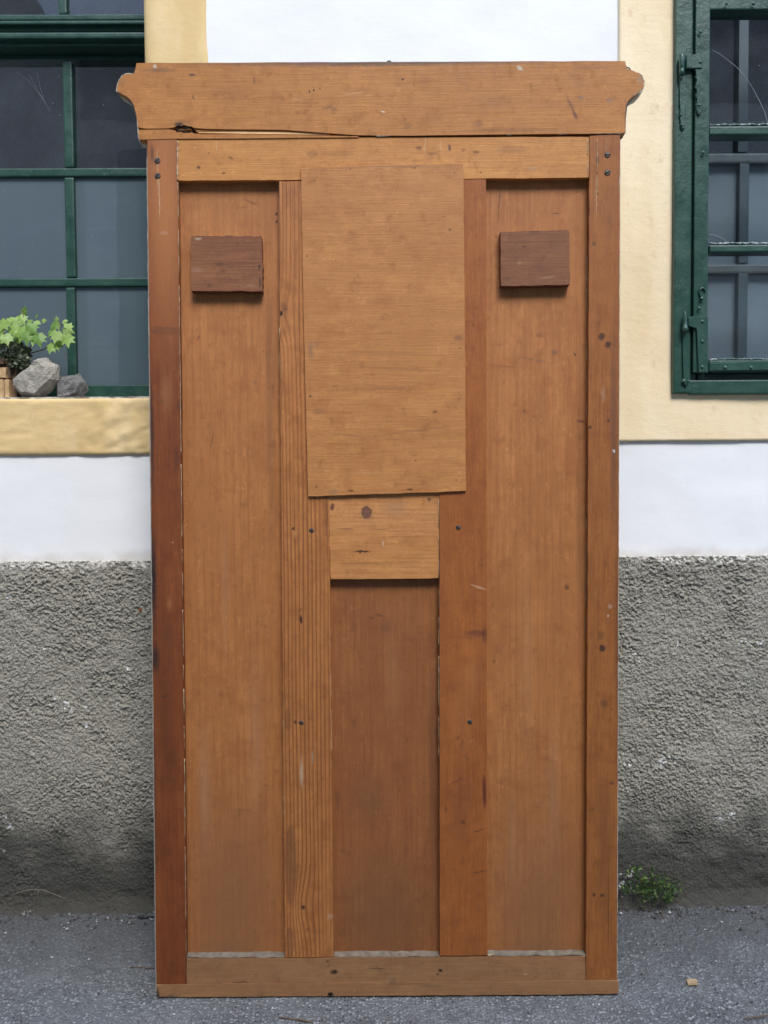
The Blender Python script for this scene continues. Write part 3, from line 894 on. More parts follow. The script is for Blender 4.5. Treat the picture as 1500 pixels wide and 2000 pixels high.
# stiles and rails
st_l = [(322, 647, 40, 9, dict(s=.75, c=(.085, .025, .014), a=3)), (322, 640, 34, 3, dict(s=.7, c=(.05, .016, .01), a=4)), (300, 1130, 9, 150, dict(s=.95, c=(.012, .011, .012), e=.1)), (297, 850, 6, 200, dict(s=.7, c=(.02, .016, .014), e=.1)), (303, 1285, 14, 45, dict(s=.9, c=(.012, .011, .012), e=.1)),
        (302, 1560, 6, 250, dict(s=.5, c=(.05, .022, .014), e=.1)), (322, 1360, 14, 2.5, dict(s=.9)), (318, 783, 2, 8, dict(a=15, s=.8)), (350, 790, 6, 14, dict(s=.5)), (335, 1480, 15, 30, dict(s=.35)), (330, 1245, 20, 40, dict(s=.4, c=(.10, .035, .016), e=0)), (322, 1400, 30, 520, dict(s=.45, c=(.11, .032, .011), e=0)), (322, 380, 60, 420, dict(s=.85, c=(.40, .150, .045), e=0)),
        (345, 900, 7, 40, dict(s=.4)), (325, 770, 20, 60, dict(s=.35, c=(.36, .16, .06), e=0)), (311, 380, 1.3, 60, dict(s=.6, c=(.55, .40, .24), e=.4)), (308, 330, 1.4, 55, dict(s=.5, c=(.5, .36, .22))), (297, 300, 5, 24, dict(s=.6)), (320, 455, 12, 5, dict(s=.4, c=(.45, .27, .17))), (338, 1060, 3, 1.5, dict(s=.7, c=(.55, .38, .25))),
        (331, 1180, 9, 20, dict(s=.35, c=(.38, .17, .06), e=0))]
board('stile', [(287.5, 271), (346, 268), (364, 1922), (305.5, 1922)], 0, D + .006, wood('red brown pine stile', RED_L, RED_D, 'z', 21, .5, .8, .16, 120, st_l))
st_r = [(1175, 657, 8, 9, dict(s=.9, ring=1)), (1188, 673, 7, 8, dict(s=.9, ring=1)), (1176, 1266, 8, 9, dict(s=.95, e=.5)), (1173, 1240, 9, 12, dict(s=.4)), (1153, 834, 6, 5, dict(s=.9)), (1188, 822, 4, 4, dict(s=.9)), (1161, 475, 6, 6, dict(s=.5)), (1168, 313, 6, 9, dict(s=.5)), (1160, 1748, 4, 5, dict(s=.85)), (1176, 1749, 6, 6, dict(s=.9)), (1158, 1580, 3, 3, dict(s=.6)),
        (1188, 1770, 1.4, 130, dict(s=.8, w=0)), (1199, 850, 11, 300, dict(s=.65, c=(.11, .05, .03), e=0)), (1180, 1375, 10, 12, dict(s=.45)), (1195, 1385, 3, 3, dict(s=.7)), (1195, 1530, 7, 4, dict(s=.7)), (1180, 1650, 26, 260, dict(s=.45, c=(.16, .062, .02), e=0)), (1178, 770, 6, 22, dict(s=.4, c=(.40, .25, .17), e=.2)), (1165, 380, 1.5, 60, dict(s=.5, c=(.5, .36, .2))),
        (1190, 440, 7, 65, dict(s=.35, c=(.16, .06, .02), e=0)), (1199, 881, 3, 4, dict(s=.8, c=(.6, .55, .48))), (1192, 1184, 6, 6, dict(s=.35, c=(.5, .38, .3))), (1187, 1203, 3, 4, dict(s=.6, c=(.55, .45, .35))), (1205, 1250, 6, 320, dict(s=.5, c=(.06, .026, .014), e=.1))]
board('stile', [(1151.5, 265), (1211, 263), (1205, 1914), (1144.5, 1914)], 0, D + .006, wood('brown pine stile', (.350, .128, .031), (.180, .055, .014), 'z', 33, .45, .8, .18, 95, st_r))
tr = [(388, 327, 6, 5, dict(a=30, s=.8)), (450, 308, 8, 4, dict(a=40, s=.5)), (437, 338, 6, 3, dict(s=.7)), (407, 300, 3, 3, dict(s=.5)), (818, 289, 9, 6, dict(s=.75, c=(.16, .05, .018))), (845, 300, 14, 4, dict(s=.4)), (878, 288, 4, 9, dict(s=.75)), (905, 293, 8, 5, dict(s=.6, c=(.16, .05, .018))), (930, 297, 8, 5, dict(s=.75, c=(.16, .05, .018))), (1000, 292, 45, 10, dict(s=.35, c=(.22, .10, .04))),
      (610, 300, 18, 10, dict(s=.3)), (660, 300, 45, 8, dict(s=.2)), (939, 337, 4, 3, dict(s=.6)), (1040, 329, 14, 5, dict(s=.3, c=(.3, .24, .16))), (830, 283, 1.3, 28, dict(s=.6, c=(.50, .38, .20))), (860, 283, 1.2, 16, dict(s=.6, c=(.50, .38, .20))), (423, 285, 1.2, 18, dict(s=.6, c=(.50, .36, .2)))]
board('top_rail', [(347.5, 270), (1150.5, 267), (1150, 347), (347.5, 353)], -.0012, D + .004, wood('light pine rail', (.520, .232, .062), (.325, .122, .031), 'x', 41, .18, .42, 0, spots=tr, off=-.0012))

# upright battens between the fields
bl = [(549, 612, 4, 6, dict(s=1, c=(.01, .006, .004), e=.6)), (556, 600, 9, 14, dict(s=.4, a=-30)), (588, 1210, 3.2, 13, dict(s=1, c=(.02, .01, .006))), (573, 1032, 4, 5, dict(s=.95)), (577, 1410, 4.5, 5, dict(s=.95)), (592, 1772, 4.5, 5, dict(s=.9, ring=1)), (576, 1043, 4, 8, dict(s=.6, c=(.42, .22, .09))),
      (589, 1510, 5, 42, dict(s=.7, c=(.46, .33, .22), e=.2)), (610, 1480, 3, 20, dict(s=.5, c=(.30, .26, .18))), (568, 1690, 13, 95, dict(s=.55, c=(.165, .064, .024), e=.75)), (562, 1405, 7, 26, dict(s=.5, c=(.165, .064, .024), e=.75)), (566, 1840, 10, 34, dict(s=.5, c=(.165, .064, .024), e=.75)), (645, 1790, 9, 8, dict(s=.5, c=(.42, .28, .18))), (637, 1000, 5, 130, dict(s=.5, c=(.10, .035, .016), e=.1))]
board('batten', [(544.5, 354), (637, 354), (651, 1869), (557, 1870)], .0006, D + .006, wood('coarse ringed pine batten', (.470, .185, .053), (.205, .068, .019), 'z', 52, .38, .5, .85, 36, bl, rdist=6.5, warp=((592, 1772, 12, 22, 60), (549, 612, 14, 18, 45))))
brr = [(930, 1237, 30, 9, dict(s=.7, c=(.12, .035, .018), a=2)), (925, 1240, 18, 4, dict(s=.55, c=(.24, .08, .035), a=0)), (946, 1240, 7, 22, dict(s=.55, c=(.10, .03, .016))), (905, 1245, 48, 4, dict(s=.4, c=(.18, .06, .025), a=3)), (946, 1545, 5, 46, dict(s=.75, c=(.085, .012, .012))), (893, 1525, 18, 3, dict(s=.55, a=-22, c=(.12, .03, .016))), (895, 1440, 9, 3, dict(s=.5, a=-50)), (902, 1452, 3, 12, dict(s=.45, a=20)),
       (912, 1480, 9, 2.5, dict(s=.4, a=40)), (905, 1606, 6, 5, dict(s=.7)), (935, 1622, 18, 2.5, dict(s=.5, a=-20)), (935, 1703, 20, 3, dict(s=.5, a=-8)), (870, 1580, 4, 6, dict(s=.5)), (935, 1147, 22, 3, dict(s=.55, c=(.55, .36, .22), a=20)), (905, 1400, 40, 150, dict(s=.30, c=(.36, .14, .045), e=0)), (900, 1580, 42, 140, dict(s=.35, c=(.17, .055, .022), e=0)), (927, 1320, 26, 60, dict(s=.3, c=(.36, .15, .05), e=0)), (925, 635, 3, 3, dict(s=.6))]
board('batten', [(858, 351), (949.5, 350), (952, 1866), (859, 1867)], .0006, D + .006, wood('smooth reddish pine batten', (.350, .113, .026), (.200, .057, .014), 'z', 63, .35, .6, .22, 150, brr))
mb = [(716, 1000, 11, 14, dict(s=.95, c=(.075, .022, .014), e=.75)), (716, 1003, 22, 24, dict(s=.4, c=(.22, .10, .045), e=.2)), (649, 990, 5, 10, dict(s=.9, c=(.09, .028, .015))), (838, 975, 6, 5, dict(s=.7)), (770, 992, 40, 24, dict(s=.4, c=(.21, .125, .07), e=.1)), (707, 1077, 23, 2.2, dict(s=1, c=(.03, .014, .008), a=2)), (703, 1079, 4, 4, dict(s=.8)), (675, 1033, 24, 1.5, dict(s=.6)), (740, 1034, 25, 1.3, dict(s=.5)), (748, 1062, 3, 7, dict(s=.5, c=(.6, .45, .32))), (740, 1100, 110, 1.2, dict(s=.35))]
board('short_rail', [(641.5, 945), (858, 945), (857, 1129.5), (645.5, 1131.5)], -.0014, D + .0, wood('knotty light pine block', (.530, .232, .070), (.315, .122, .033), 'x', 71, .5, .45, .12, 110, mb, off=-.0014))
# bottom rail and plinth board
brl = [(652, 1899, 11, 6, dict(s=.9, e=.4)), (655, 1897, 5, 4, dict(s=.9, c=(.02, .01, .008))), (860, 1896, 6, 5, dict(s=.95, c=(.02, .01, .008))), (855, 1903, 4, 3, dict(s=.7)), (735, 1892, 22, 1.8, dict(s=.7)), (640, 1878, 4, 3, dict(s=.6)), (1027, 1903, 5, 4, dict(s=.4, c=(.5, .35, .2))), (470, 1919, 22, 2, dict(s=.6)), (768, 1916, 9, 8, dict(s=.45, c=(.12, .09, .06)))]
M_BR = wood('dusty brown rail', (.325, .165, .072), (.205, .095, .040), 'x', 82, .4, .6, 0, spots=brl)
board('bottom_rail', [(364.5, 1872), (1143, 1867.5), (1144, 1913), (364.5, 1922)], -.0004, D + .005, M_BR)
plr = [(646, 1941, 7, 5, dict(s=1, c=(.008, .006, .005), e=.5)), (840, 1926, 34, 5, dict(s=.4, c=(.14, .09, .05))), (790, 1921, 60, 3, dict(s=.3)), (768, 1916, 9, 7, dict(s=.4, c=(.12, .09, .06))), (330, 1946, 30, 4, dict(s=.7, c=(.05, .04, .03), e=.1)), (750, 1947, 470, 3.5, dict(s=.7, c=(.04, .03, .024), e=.2)), (308, 1940, 5, 14, dict(s=.8, c=(.02, .018, .016)))]
M_PLN = wood('worn plinth board', (.335, .170, .074), (.22, .105, .044), 'x', 87, .45, .6, 0, spots=plr)
board('plinth_board', [(306, 1923.5), (363, 1923), (1144, 1914.5), (1208, 1915), (1208.5, 1941), (1100, 1942.5), (646, 1945.5), (306, 1948)], .0012, D + .02, M_PLN, .0012)

# dusty pale tops of the bottom rail
M_DUST = plain('pale dust and old filler', (.20, .165, .122), .95, var=.3, scale=70, bump=.003)
for (a, b) in ((362, 556), (652, 858.5), (952.5, 1146)):
    x0 = L(a, 1870)[0]; x1 = L(b, 1870)[0]; z = (L(a, 1872 - (a - 364) * .0058)[1] + L(b, 1872 - (b - 364) * .0058)[1]) / 2
    zb = L(b, 1872 - (b - 364) * .0058)[1] - z
    n = 40
    xs_ = np.linspace(x0 + .001, x1 - .001, n); ys_ = np.linspace(.0006, D - .0004, 6)
    Xq, Yq = np.meshgrid(xs_, ys_, indexing='ij')
    Zq = z + zb * (2 * (Xq - x0) / (x1 - x0) - 1) + .0012 + fbm(Xq * 60, Yq * 90, 3) * .0022 + (Yq / D) ** 3 * .002
    grid_mesh('dusty_ledge', np.stack([Xq, Yq, Zq], -1), M_DUST, panel, True, flip=True)

# cornice: swept ends, split along its lower edge
left_end = [(266, 123), (265, 136), (262, 145), (250, 144), (240, 147), (233, 156), (229, 168), (228, 178), (236, 182), (247, 187), (255, 194), (261, 205), (265, 216), (267, 228), (269, 249)]
right_end = [(1222, 247), (1222, 226), (1223, 205), (1226, 197), (1233, 189), (1241, 184), (1251, 178), (1257, 170), (1258, 159), (1254, 148), (1246, 142), (1238, 138), (1226, 136), (1223, 133), (1221, 119)]
cs = [(376, 147, 10, 4, dict(s=.75, c=(.06, .03, .03))), (787, 156, 4, 4, dict(s=.9)), (497, 158, 2.5, 10, dict(s=.5)), (378, 191, 3, 6, dict(s=.6)), (604, 180, 1.8, 5, dict(s=1, c=(.015, .01, .008))), (613, 177, 1.8, 3, dict(s=1, c=(.015, .01, .008))), (625, 174, 4, 1.2, dict(s=.8)), (1116, 210, 4, 34, dict(a=-24, s=.6, c=(.13, .045, .02))), (1122, 226, 5, 12, dict(a=-26, s=.6, c=(.08, .025, .014))),
      (1134, 192, 9, 4, dict(s=.5, c=(.14, .12, .11))), (1190, 197, 9, 7, dict(s=.4, c=(.14, .12, .11))), (303, 131, 5, 6, dict(s=.85, c=(.52, .42, .32))), (1015, 134, 9, 5, dict(a=30, s=.8, c=(.50, .46, .36))), (748, 219, 5, 2, dict(s=.8, c=(.6, .55, .5))), (690, 184, 36, 1.3, dict(a=-10, s=.5, c=(.55, .34, .17))), (580, 195, 14, 2.5, dict(s=.35, c=(.5, .30, .15))), (936, 242, 10, 8, dict(s=.35)), (796, 247, 12, 10, dict(s=.3)),
      (640, 210, 14, 5, dict(s=.4, a=-20)), (652, 216, 9, 10, dict(s=.25)), (745, 124, 480, 9, dict(s=.8, c=(.09, .06, .045), e=.1)), (310, 138, 48, 7, dict(s=.55, c=(.11, .065, .045), e=.1)), (1160, 132, 60, 5, dict(s=.3, c=(.2, .085, .035))), (355, 240, 30, 10, dict(s=.5, c=(.16, .06, .02), e=0)), (240, 160, 13, 9, dict(s=.4, c=(.2, .12, .07), e=0)), (1250, 157, 9, 12, dict(s=.5, c=(.25, .2, .14), e=.2)),
      (350, 244, 12, 5, dict(s=.9, c=(.02, .012, .008))), (960, 200, 60, 18, dict(s=.25, c=(.22, .1, .04), e=0)), (450, 185, 60, 30, dict(s=.25, c=(.20, .08, .03), e=0)), (1000, 255, 120, 6, dict(s=.2)), (1222, 225, 3, 40, dict(s=.6, c=(.07, .04, .03)))]
M_COR = wood('aged orange pine cornice', (.435, .180, .044), (.265, .098, .022), 'x', 91, .16, .45, 0, spots=cs, grime=.34)
top_edge = [(x, 119 + (123 - 119) * (1222 - x) / 957 + random.uniform(-.5, .5)) for x in range(1180, 290, -40)]
lower = [(285, 252), (310, 251), (325, 251.5), (340, 249), (347, 244), (354, 246.5), (359, 243), (368, 247), (374, 246), (378, 250), (400, 251.5), (425, 252), (470, 252.8), (520, 253), (560, 253.6), (580, 255.5), (640, 260), (700, 264), (760, 264.6), (800, 264.8), (860, 264), (940, 263), (1040, 262), (1080, 261.5), (1150, 261), (1221, 260)]
outline = left_end + lower + [right_end[0]] + right_end[1:] + top_edge
pts = [L(a, b, .002) for a, b in outline]
bm = bmesh.new(); add_prism(bm, pts, -.002, .020, .0008)
bm_obj('cornice_board', bm, M_COR, panel)
# the strip split off below
strip = [(269.5, 253.5), (310, 253), (330, 252.5), (341, 254.5), (346, 259), (352, 257.5), (360, 260.5), (374, 259.5), (382, 261), (400, 262.5), (450, 262), (520, 263), (580, 263.6), (640, 264.8), (700, 266), (700, 268.5), (600, 269), (450, 270.5), (346, 271), (272, 273)]
pts = [L(a, b, .001) for a, b in strip]
bm = bmesh.new(); add_prism(bm, pts[::-1], -.001, .020, .0005)
bm_obj('split_strip', bm, M_COR, panel)
# fresh pale wood lying in the split
fresh = wood('fresh split pine', (.74, .50, .24), (.58, .33, .13), 'x', 96, .6, .4, 0, grime=.05, pores=.1)
def cpoly(name, pix, y0, y1, mat):
    pts = [L(a, b, -y0) for a, b in pix]
    bm = bmesh.new(); add_prism(bm, pts, y0, y1, .0004)
    return bm_obj(name, bm, mat, panel)
cpoly('splinter', [(386, 258.2), (420, 257.6), (470, 257.0), (520, 258), (600, 259.8), (645, 262), (640, 263.6), (560, 262.2), (480, 261.2), (430, 260.2), (388, 259.8)][::-1], .0008, .012, fresh)
cpoly('splinter', [(380, 252.6), (440, 252.9), (560, 254.6), (620, 258), (600, 259.2), (520, 257.5), (470, 256.6), (420, 257.1), (384, 257.6)][::-1], .0009, .008, M_COR)
# charred ragged pocket at the head of the split
M_CHAR = plain('blackened rotten wood', (.055, .030, .017), .95, var=.6, scale=220, bump=.004)
cpoly('rot_pocket', [(330, 238), (384, 238), (384, 264), (330, 264)][::-1], .010, .018, M_CHAR)
for k in range(9):
    y = 243 + k * 2.1
    a = 343 + random.uniform(-2, 5); b = 375 + random.uniform(-3, 3)
    bm = bmesh.new()
    n = 8
    add_tube(bm, [Vector((L(a + (b - a) * i / n, y + random.uniform(-.7, .7))[0], .0012 + random.uniform(-.002, .002), L(a, y + random.uniform(-.7, .7))[1])) for i in range(n + 1)], [random.uniform(.0004, .0014) for _ in range(n + 1)], 5)
    bm_obj('rot_fibre', bm, random.choice([M_CHAR, M_CHAR, M_COR]), panel)
# dark backing visible in the crack, painted moulding behind the swept ends
slab('cornice_backing', [(275, 132), (1217, 130), (1217, 268), (275, 271)], .0205, .0285, plain('dark seam', (.05, .03, .02), .9), 0)
shift = lambda P_, dx, dy: [(a + dx, b + dy) for a, b in P_]
pc = [(267, 124), (266, 142), (250, 144.5), (240, 148), (232, 158), (229, 170), (229, 179), (234, 185), (244, 190.5), (254, 199), (262, 212), (266, 230), (268, 252), (271, 277), (283, 278), (1214, 268), (1223, 258), (1223, 228), (1224, 208), (1228, 200), (1236, 193), (1246, 188), (1254, 180), (1258.5, 170), (1258.5, 158), (1254, 147), (1240, 138), (1226, 135), (1221, 120.5)]
slab('cornice_moulding', pc, .0287, .060, M_PAINT, .0015)
bm = bmesh.new()
def dpt(a, b, y): 
    q = L(a, b, -y); return (q[0], y, q[1])
# ragged paint crust creeping round the swept edge
crust = plain('paint crust', (.50, .46, .38), .8, var=.25, scale=90, bump=.002)
for seq in ([(262, 145), (250, 143.6), (240, 146.5), (233, 155), (228.6, 167), (227.6, 178), (236, 182.6), (247, 187.6)], [(265.6, 216), (267.6, 228), (268.5, 240), (269.5, 252), (270, 272)], [(1246, 141.6), (1254.4, 147.5), (1258.5, 159), (1257.5, 170.5), (1251, 179), (1241, 184.6), (1233, 189.6)], [(1160, 261.4), (1190, 260.8), (1214, 260.6)], [(1090, 262), (1110, 261.6)], [(990, 263.2), (1000, 263.2)], [(735, 266), (765, 265)]):
    path = []; rad = []
    for i in range(len(seq) - 1):
        for k in range(6):
            f = k / 6
            a = seq[i][0] + (seq[i + 1][0] - seq[i][0]) * f; b = seq[i][1] + (seq[i + 1][1] - seq[i][1]) * f
            path.append(Vector(dpt(a, b, -.0005))); rad.append(random.uniform(.0004, .0016))
    path.append(Vector(dpt(*seq[-1], -.0005))); rad.append(.0005)
    bmc = bmesh.new(); add_tube(bmc, path, rad, 6)
    bm_obj('paint_crust', bmc, crust, panel, True)
bm.free()

# plywood sheet nailed over the middle
ply_s = [(607, 685, 8, 26, dict(s=.55, c=(.16, .10, .07), e=.1)), (618, 672, 10, 10, dict(s=.35, c=(.16, .10, .07), e=.1)), (896, 660, 12, 8, dict(s=.45, c=(.14, .075, .04))), (622, 803, 14, 10, dict(s=.35, c=(.13, .07, .04))), (606, 774, 3, 3, dict(s=.8)), (850, 805, 8, 3, dict(s=.6)), (733, 852, 2, 2, dict(s=.9)), (614, 352, 2.4, 2.4, dict(s=.9)), (685, 330, 2, 2, dict(s=.9)), (811, 328, 2, 2, dict(s=.9)), (887, 339, 2.4, 2.4, dict(s=.9)), (598, 500, 2.4, 2.4, dict(s=.9)), (878, 449, 3.5, 3, dict(s=.8)),
         (685, 958, 8, 2.4, dict(s=.9)), (800, 956, 9, 1.8, dict(s=.9)), (618, 951, 2.4, 2.4, dict(s=.95)), (890, 938, 2.4, 2.4, dict(s=.95)), (812, 900, 3, 1.6, dict(s=.8)), (720, 923, 45, 1.1, dict(s=.5, c=(.55, .33, .17))), (640, 920, 10, 1.3, dict(s=.5, c=(.55, .33, .17))), (652, 960, 16, 7, dict(s=.35, c=(.15, .09, .06))), (896, 778, 2.4, 2.4, dict(s=.9)), (897, 680, 2.4, 2.4, dict(s=.9)), (750, 325, 160, 6, dict(s=.35, c=(.20, .12, .07), e=.1)),
         (780, 720, 120, 3, dict(s=.3, c=(.18, .08, .035), a=3)), (720, 760, 110, 4, dict(s=.28, c=(.18, .08, .035), a=-2)), (820, 840, 90, 4, dict(s=.3, c=(.18, .08, .035), a=-7)), (680, 850, 60, 3, dict(s=.3, c=(.18, .08, .035), a=9)), (760, 690, 170, 6, dict(s=.2, c=(.18, .08, .035), a=2)), (866, 423, 8, 1.2, dict(s=.5))]
board('plywood_sheet', [(587.5, 329), (640, 327), (700, 325.5), (780, 322), (905, 319.5), (908, 640), (910, 959), (602, 969.5), (594, 650)], .0065, .0052, wood('birch plywood sheet', PLY_L, PLY_D, 'x', 101, .30, .75, 0, 30, ply_s, pores=.4, flecks=.75, off=.0065), .0007, .0003)
# two dark hardwood blocks on the fields (front faces level with the frame)
def block(pix, seed, extra):
    mt = wood('mahogany offcut %d' % seed, (.262, .103, .040), (.122, .042, .018), 'x', seed, .75, .8, 0, spots=extra, grime=.45, pores=.6)
    return board('block', pix, .0015, .0205, mt, .0006, .0006, step=.008)
block([(372.5, 461), (510, 461), (511, 470), (511.5, 500), (512.5, 568.5), (373.5, 568.5)], 111, [(388, 467, 9, 3, dict(s=.6, c=(.42, .34, .24))), (507, 522, 4, 7, dict(s=.9)), (508, 550, 3, 14, dict(s=.8)), (430, 516, 14, 5, dict(s=.4)), (490, 558, 12, 4, dict(s=.3, c=(.4, .22, .15))), (384, 528, 20, 6, dict(s=.25, c=(.36, .2, .15)))])
block([(977.5, 452.5), (1040, 451), (1112, 449), (1113, 556), (1050, 557.5), (978.5, 558.5)], 118, [(1015, 513, 5, 4, dict(s=.6, c=(.3, .17, .11))), (1024, 482, 7, 3, dict(s=.6, c=(.09, .02, .015))), (1045, 453, 16, 3, dict(s=.6)), (1060, 505, 8, 7, dict(s=.35, c=(.12, .03, .02))), (990, 545, 12, 6, dict(s=.3)), (1070, 542, 22, 3, dict(s=.35, c=(.4, .24, .17), a=-5))])

# screws, each with a slot
M_IRON = plain('rusted iron screw', (.10, .075, .062), .5, metal=.5, var=.4, scale=300, bump=.0006)
M_SLOT = plain('screw slot grime', (.008, .006, .005), .9)
SC = bpy.data.meshes.new('screw'); bm = bmesh.new(); add_disc(bm, (0, 0, 0), .0068, .0012, 16, dome=.0004)
bmesh.ops.recalc_face_normals(bm, faces=bm.faces); bm.to_mesh(SC); bm.free(); SC.materials.append(M_IRON)
SL = bpy.data.meshes.new('slot'); bm = bmesh.new(); add_box(bm, -.0060, .0060, -.0020, -.0008, -.0009, .0009)
bm.to_mesh(SL); bm.free(); SL.materials.append(M_SLOT)
for (a, b, ang, r) in ((307.5, 314, -45, 1), (308, 343.5, -42, .98), (1186.5, 302.5, 0, .98), (1186.5, 337, -25, 1), (608.5, 1036, 35, .85), (895, 1030.5, 40, .85), (588.5, 1411.5, 38, .82), (917.5, 1410, 40, .82)):
    o = bpy.data.objects.new('screw', SC); link(o, panel)
    q = L(a, b); o.location = (q[0], -.0004, q[1]); o.scale = (r, 1, r)
    s = bpy.data.objects.new('slot', SL); link(s, o); s.rotation_euler = (0, R(ang), 0)

# hanging eyes along the cornice top
M_EYE = plain('dark iron wire', (.045, .036, .03), .5, metal=.6)
for (a, b, r) in ((760, 118, 4.6), (1229, 131.5, 5.2), (257, 142, 5)):
    bm = bmesh.new()
    c = Vector((L(a, b)[0], .012, L(a, b)[1])); rr = r * MM
    add_tube(bm, [c + Vector((rr * math.cos(t_), 0, rr * math.sin(t_))) for t_ in np.linspace(0, 2 * math.pi, 16, endpoint=False)], .0013, 7, closed=True)
    foot = Vector((0, 0, -1)) if a == 760 else Vector((-1 if a > 1000 else 1, 0, -.3))
    add_tube(bm, [c + foot * rr, c + foot * (rr + .008)], .0013, 7)
    bm_obj('hanging_eye', bm, M_EYE, panel, True)

# dried glue along the joints: thin broken beads
M_GLUE = plain('dried glue', (.40, .30, .17), .6, var=.45, scale=120)
def bead(pix, r, off=0.0005, gap=.25, seg=9):
    P0 = []
    for i in range(len(pix) - 1):
        n = max(2, int(math.hypot(pix[i + 1][0] - pix[i][0], pix[i + 1][1] - pix[i][1]) / seg))
        for k in range(n):
            f = k / n
            P0.append((pix[i][0] + (pix[i + 1][0] - pix[i][0]) * f, pix[i][1] + (pix[i + 1][1] - pix[i][1]) * f))
    P0.append(pix[-1])
    bm = bmesh.new()
    run = []; rad = []
    def flush():
        if len(run) > 1: add_tube(bm, run, rad, 5)
    for (a, b) in P0:
        if random.random() < gap * .35 and len(run) > 3:
            flush(); run, rad = [], []
            continue
        q = L(a + random.uniform(-.35, .35), b, off)
        run.append(Vector((q[0], -off, q[1]))); rad.append(r * random.uniform(.25, 1.1))
    flush()
    if len(bm.verts): bm_obj('glue_bead', bm, M_GLUE, panel, True)['kind'] = 'stuff'
    else: bm.free()
bead([(347, 275), (346.5, 352)], .0024, gap=.05, seg=4)
bead([(347.5, 356), (352, 750), (356, 1100), (360.5, 1500), (363.5, 1880)], .0010, -.001, gap=.35)
bead([(1148, 272), (1148, 340)], .0012, -.001, gap=.3, seg=5)
bead([(1146.5, 500), (1146, 850), (1143.5, 1240)], .0009, -.016, gap=.6)
bead([(643.5, 1140), (646, 1330), (648, 1500)], .0008, -.001, gap=.7)
bead([(648, 1745), (649, 1800), (651.5, 1866)], .0013, -.001, gap=.15, seg=5)
bead([(857.5, 1150), (857, 1300), (857, 1480)], .0012, -.004, gap=.2)
bead([(553, 1330), (554, 1480), (555, 1600)], .0008, -.001, gap=.4)
bead([(546, 640), (548, 770)], .0009, -.001, gap=.5)
bead([(856.5, 975), (857, 1128)], .0009, .0, gap=.5)
bead([(1166, 272), (1166.5, 380)], .0009, .0006, gap=.2, seg=5)
bead([(1183, 270), (1183, 300)], .0007, .0006, gap=.3, seg=5)
bead([(952, 1866), (965, 1864)], .0022, -.004, gap=.0, seg=3)

# ------------------------------------------------------------------ things on the left window sill
def rock(name, pix, y, depth, label, mat, seed, bot):
    """rock with the photographed outline; y = middle depth"""
    rr = random.Random(seed)
    pts = [W(a, b, y) for a, b in pix]
    cx = sum(p.x for p in pts) / len(pts); cz = sum(p.z for p in pts) / len(pts)
    bm = bmesh.new()
    for p in pts:
        bm.verts.new((p.x, y + rr.uniform(-.1, .1) * depth, p.z))
        for s, k in ((-1, .74), (1, .66)):
            bm.verts.new((cx + (p.x - cx) * (k + rr.uniform(-.14, .14)), y + s * depth * rr.uniform(.36, .52), cz + (p.z - cz) * (k + rr.uniform(-.12, .12)) - (.0 if s > 0 else .002)))
    r = bmesh.ops.convex_hull(bm, input=bm.verts)
    bmesh.ops.delete(bm, geom=[e for e in r['geom_interior'] if isinstance(e, bmesh.types.BMVert)], context='VERTS')
    bmesh.ops.triangulate(bm, faces=bm.faces)
    bmesh.ops.subdivide_edges(bm, edges=bm.edges, cuts=3, use_grid_fill=True)
    bmesh.ops.triangulate(bm, faces=bm.faces)
    bmesh.ops.subdivide_edges(bm, edges=bm.edges, cuts=1, use_grid_fill=True)
    bm.normal_update()
    co = np.array([v.co[:] for v in bm.verts])
    d = fbm(co[:, 0] * 38 + seed, co[:, 2] * 38 + co[:, 1] * 31, 4, .55) * .0055
    for v, dd in zip(bm.verts, d): v.co += v.normal * float(dd)
    lo = min(v.co.z for v in bm.verts)
    for v in bm.verts: v.co.z += bot - lo
    o = bm_obj(name, bm, mat, None)
    org = Vector((cx, y, bot))
    for v in o.data.vertices: v.co -= org
    o.location = org
    return tag(o, label, 'rock', 'stones on the window sill')
def mat_rock(name, a, b, c_, s):
    t = NT(name)
    n1 = t.noise(t.P, 30 + s, 6, .65); n2 = t.noise(t.map((s, 0, 0)), 75, 5, .6)
    c = t.mix(t.rng(n1, .38, .62), a, b)
    c = t.mix(t.rng(n2, .52, .66, 0, .8), c, c_)
    return t.done(c, .9, t.bump(t.math('ADD', n1, t.noise(t.P, 180, 4)), .004, .9))
ZS = zSILL + .004
rock('rock', [(31, 748), (35, 735), (50, 720), (66, 704), (77, 693), (88, 689), (96, 691), (105, 699), (114, 704), (113, 718), (116, 733), (108, 742), (98, 750), (92, 765), (80, 772), (55, 768), (40, 762)], .055, .085, 'larger pale grey angular stone with a pointed top on the window sill', mat_rock('pale limestone', (.40, .37, .31), (.27, .255, .22), (.50, .46, .40), 1), 5, ZS)
rock('rock', [(110, 740), (122, 728), (140, 723), (154, 721), (160, 728), (167, 736), (169, 752), (165, 766), (150, 772), (125, 773), (110, 770)], .075, .075, 'smaller dark grey flat-topped stone on the window sill', mat_rock('dark limestone', (.19, .185, .175), (.115, .112, .108), (.27, .265, .26), 4), 9, ZS)

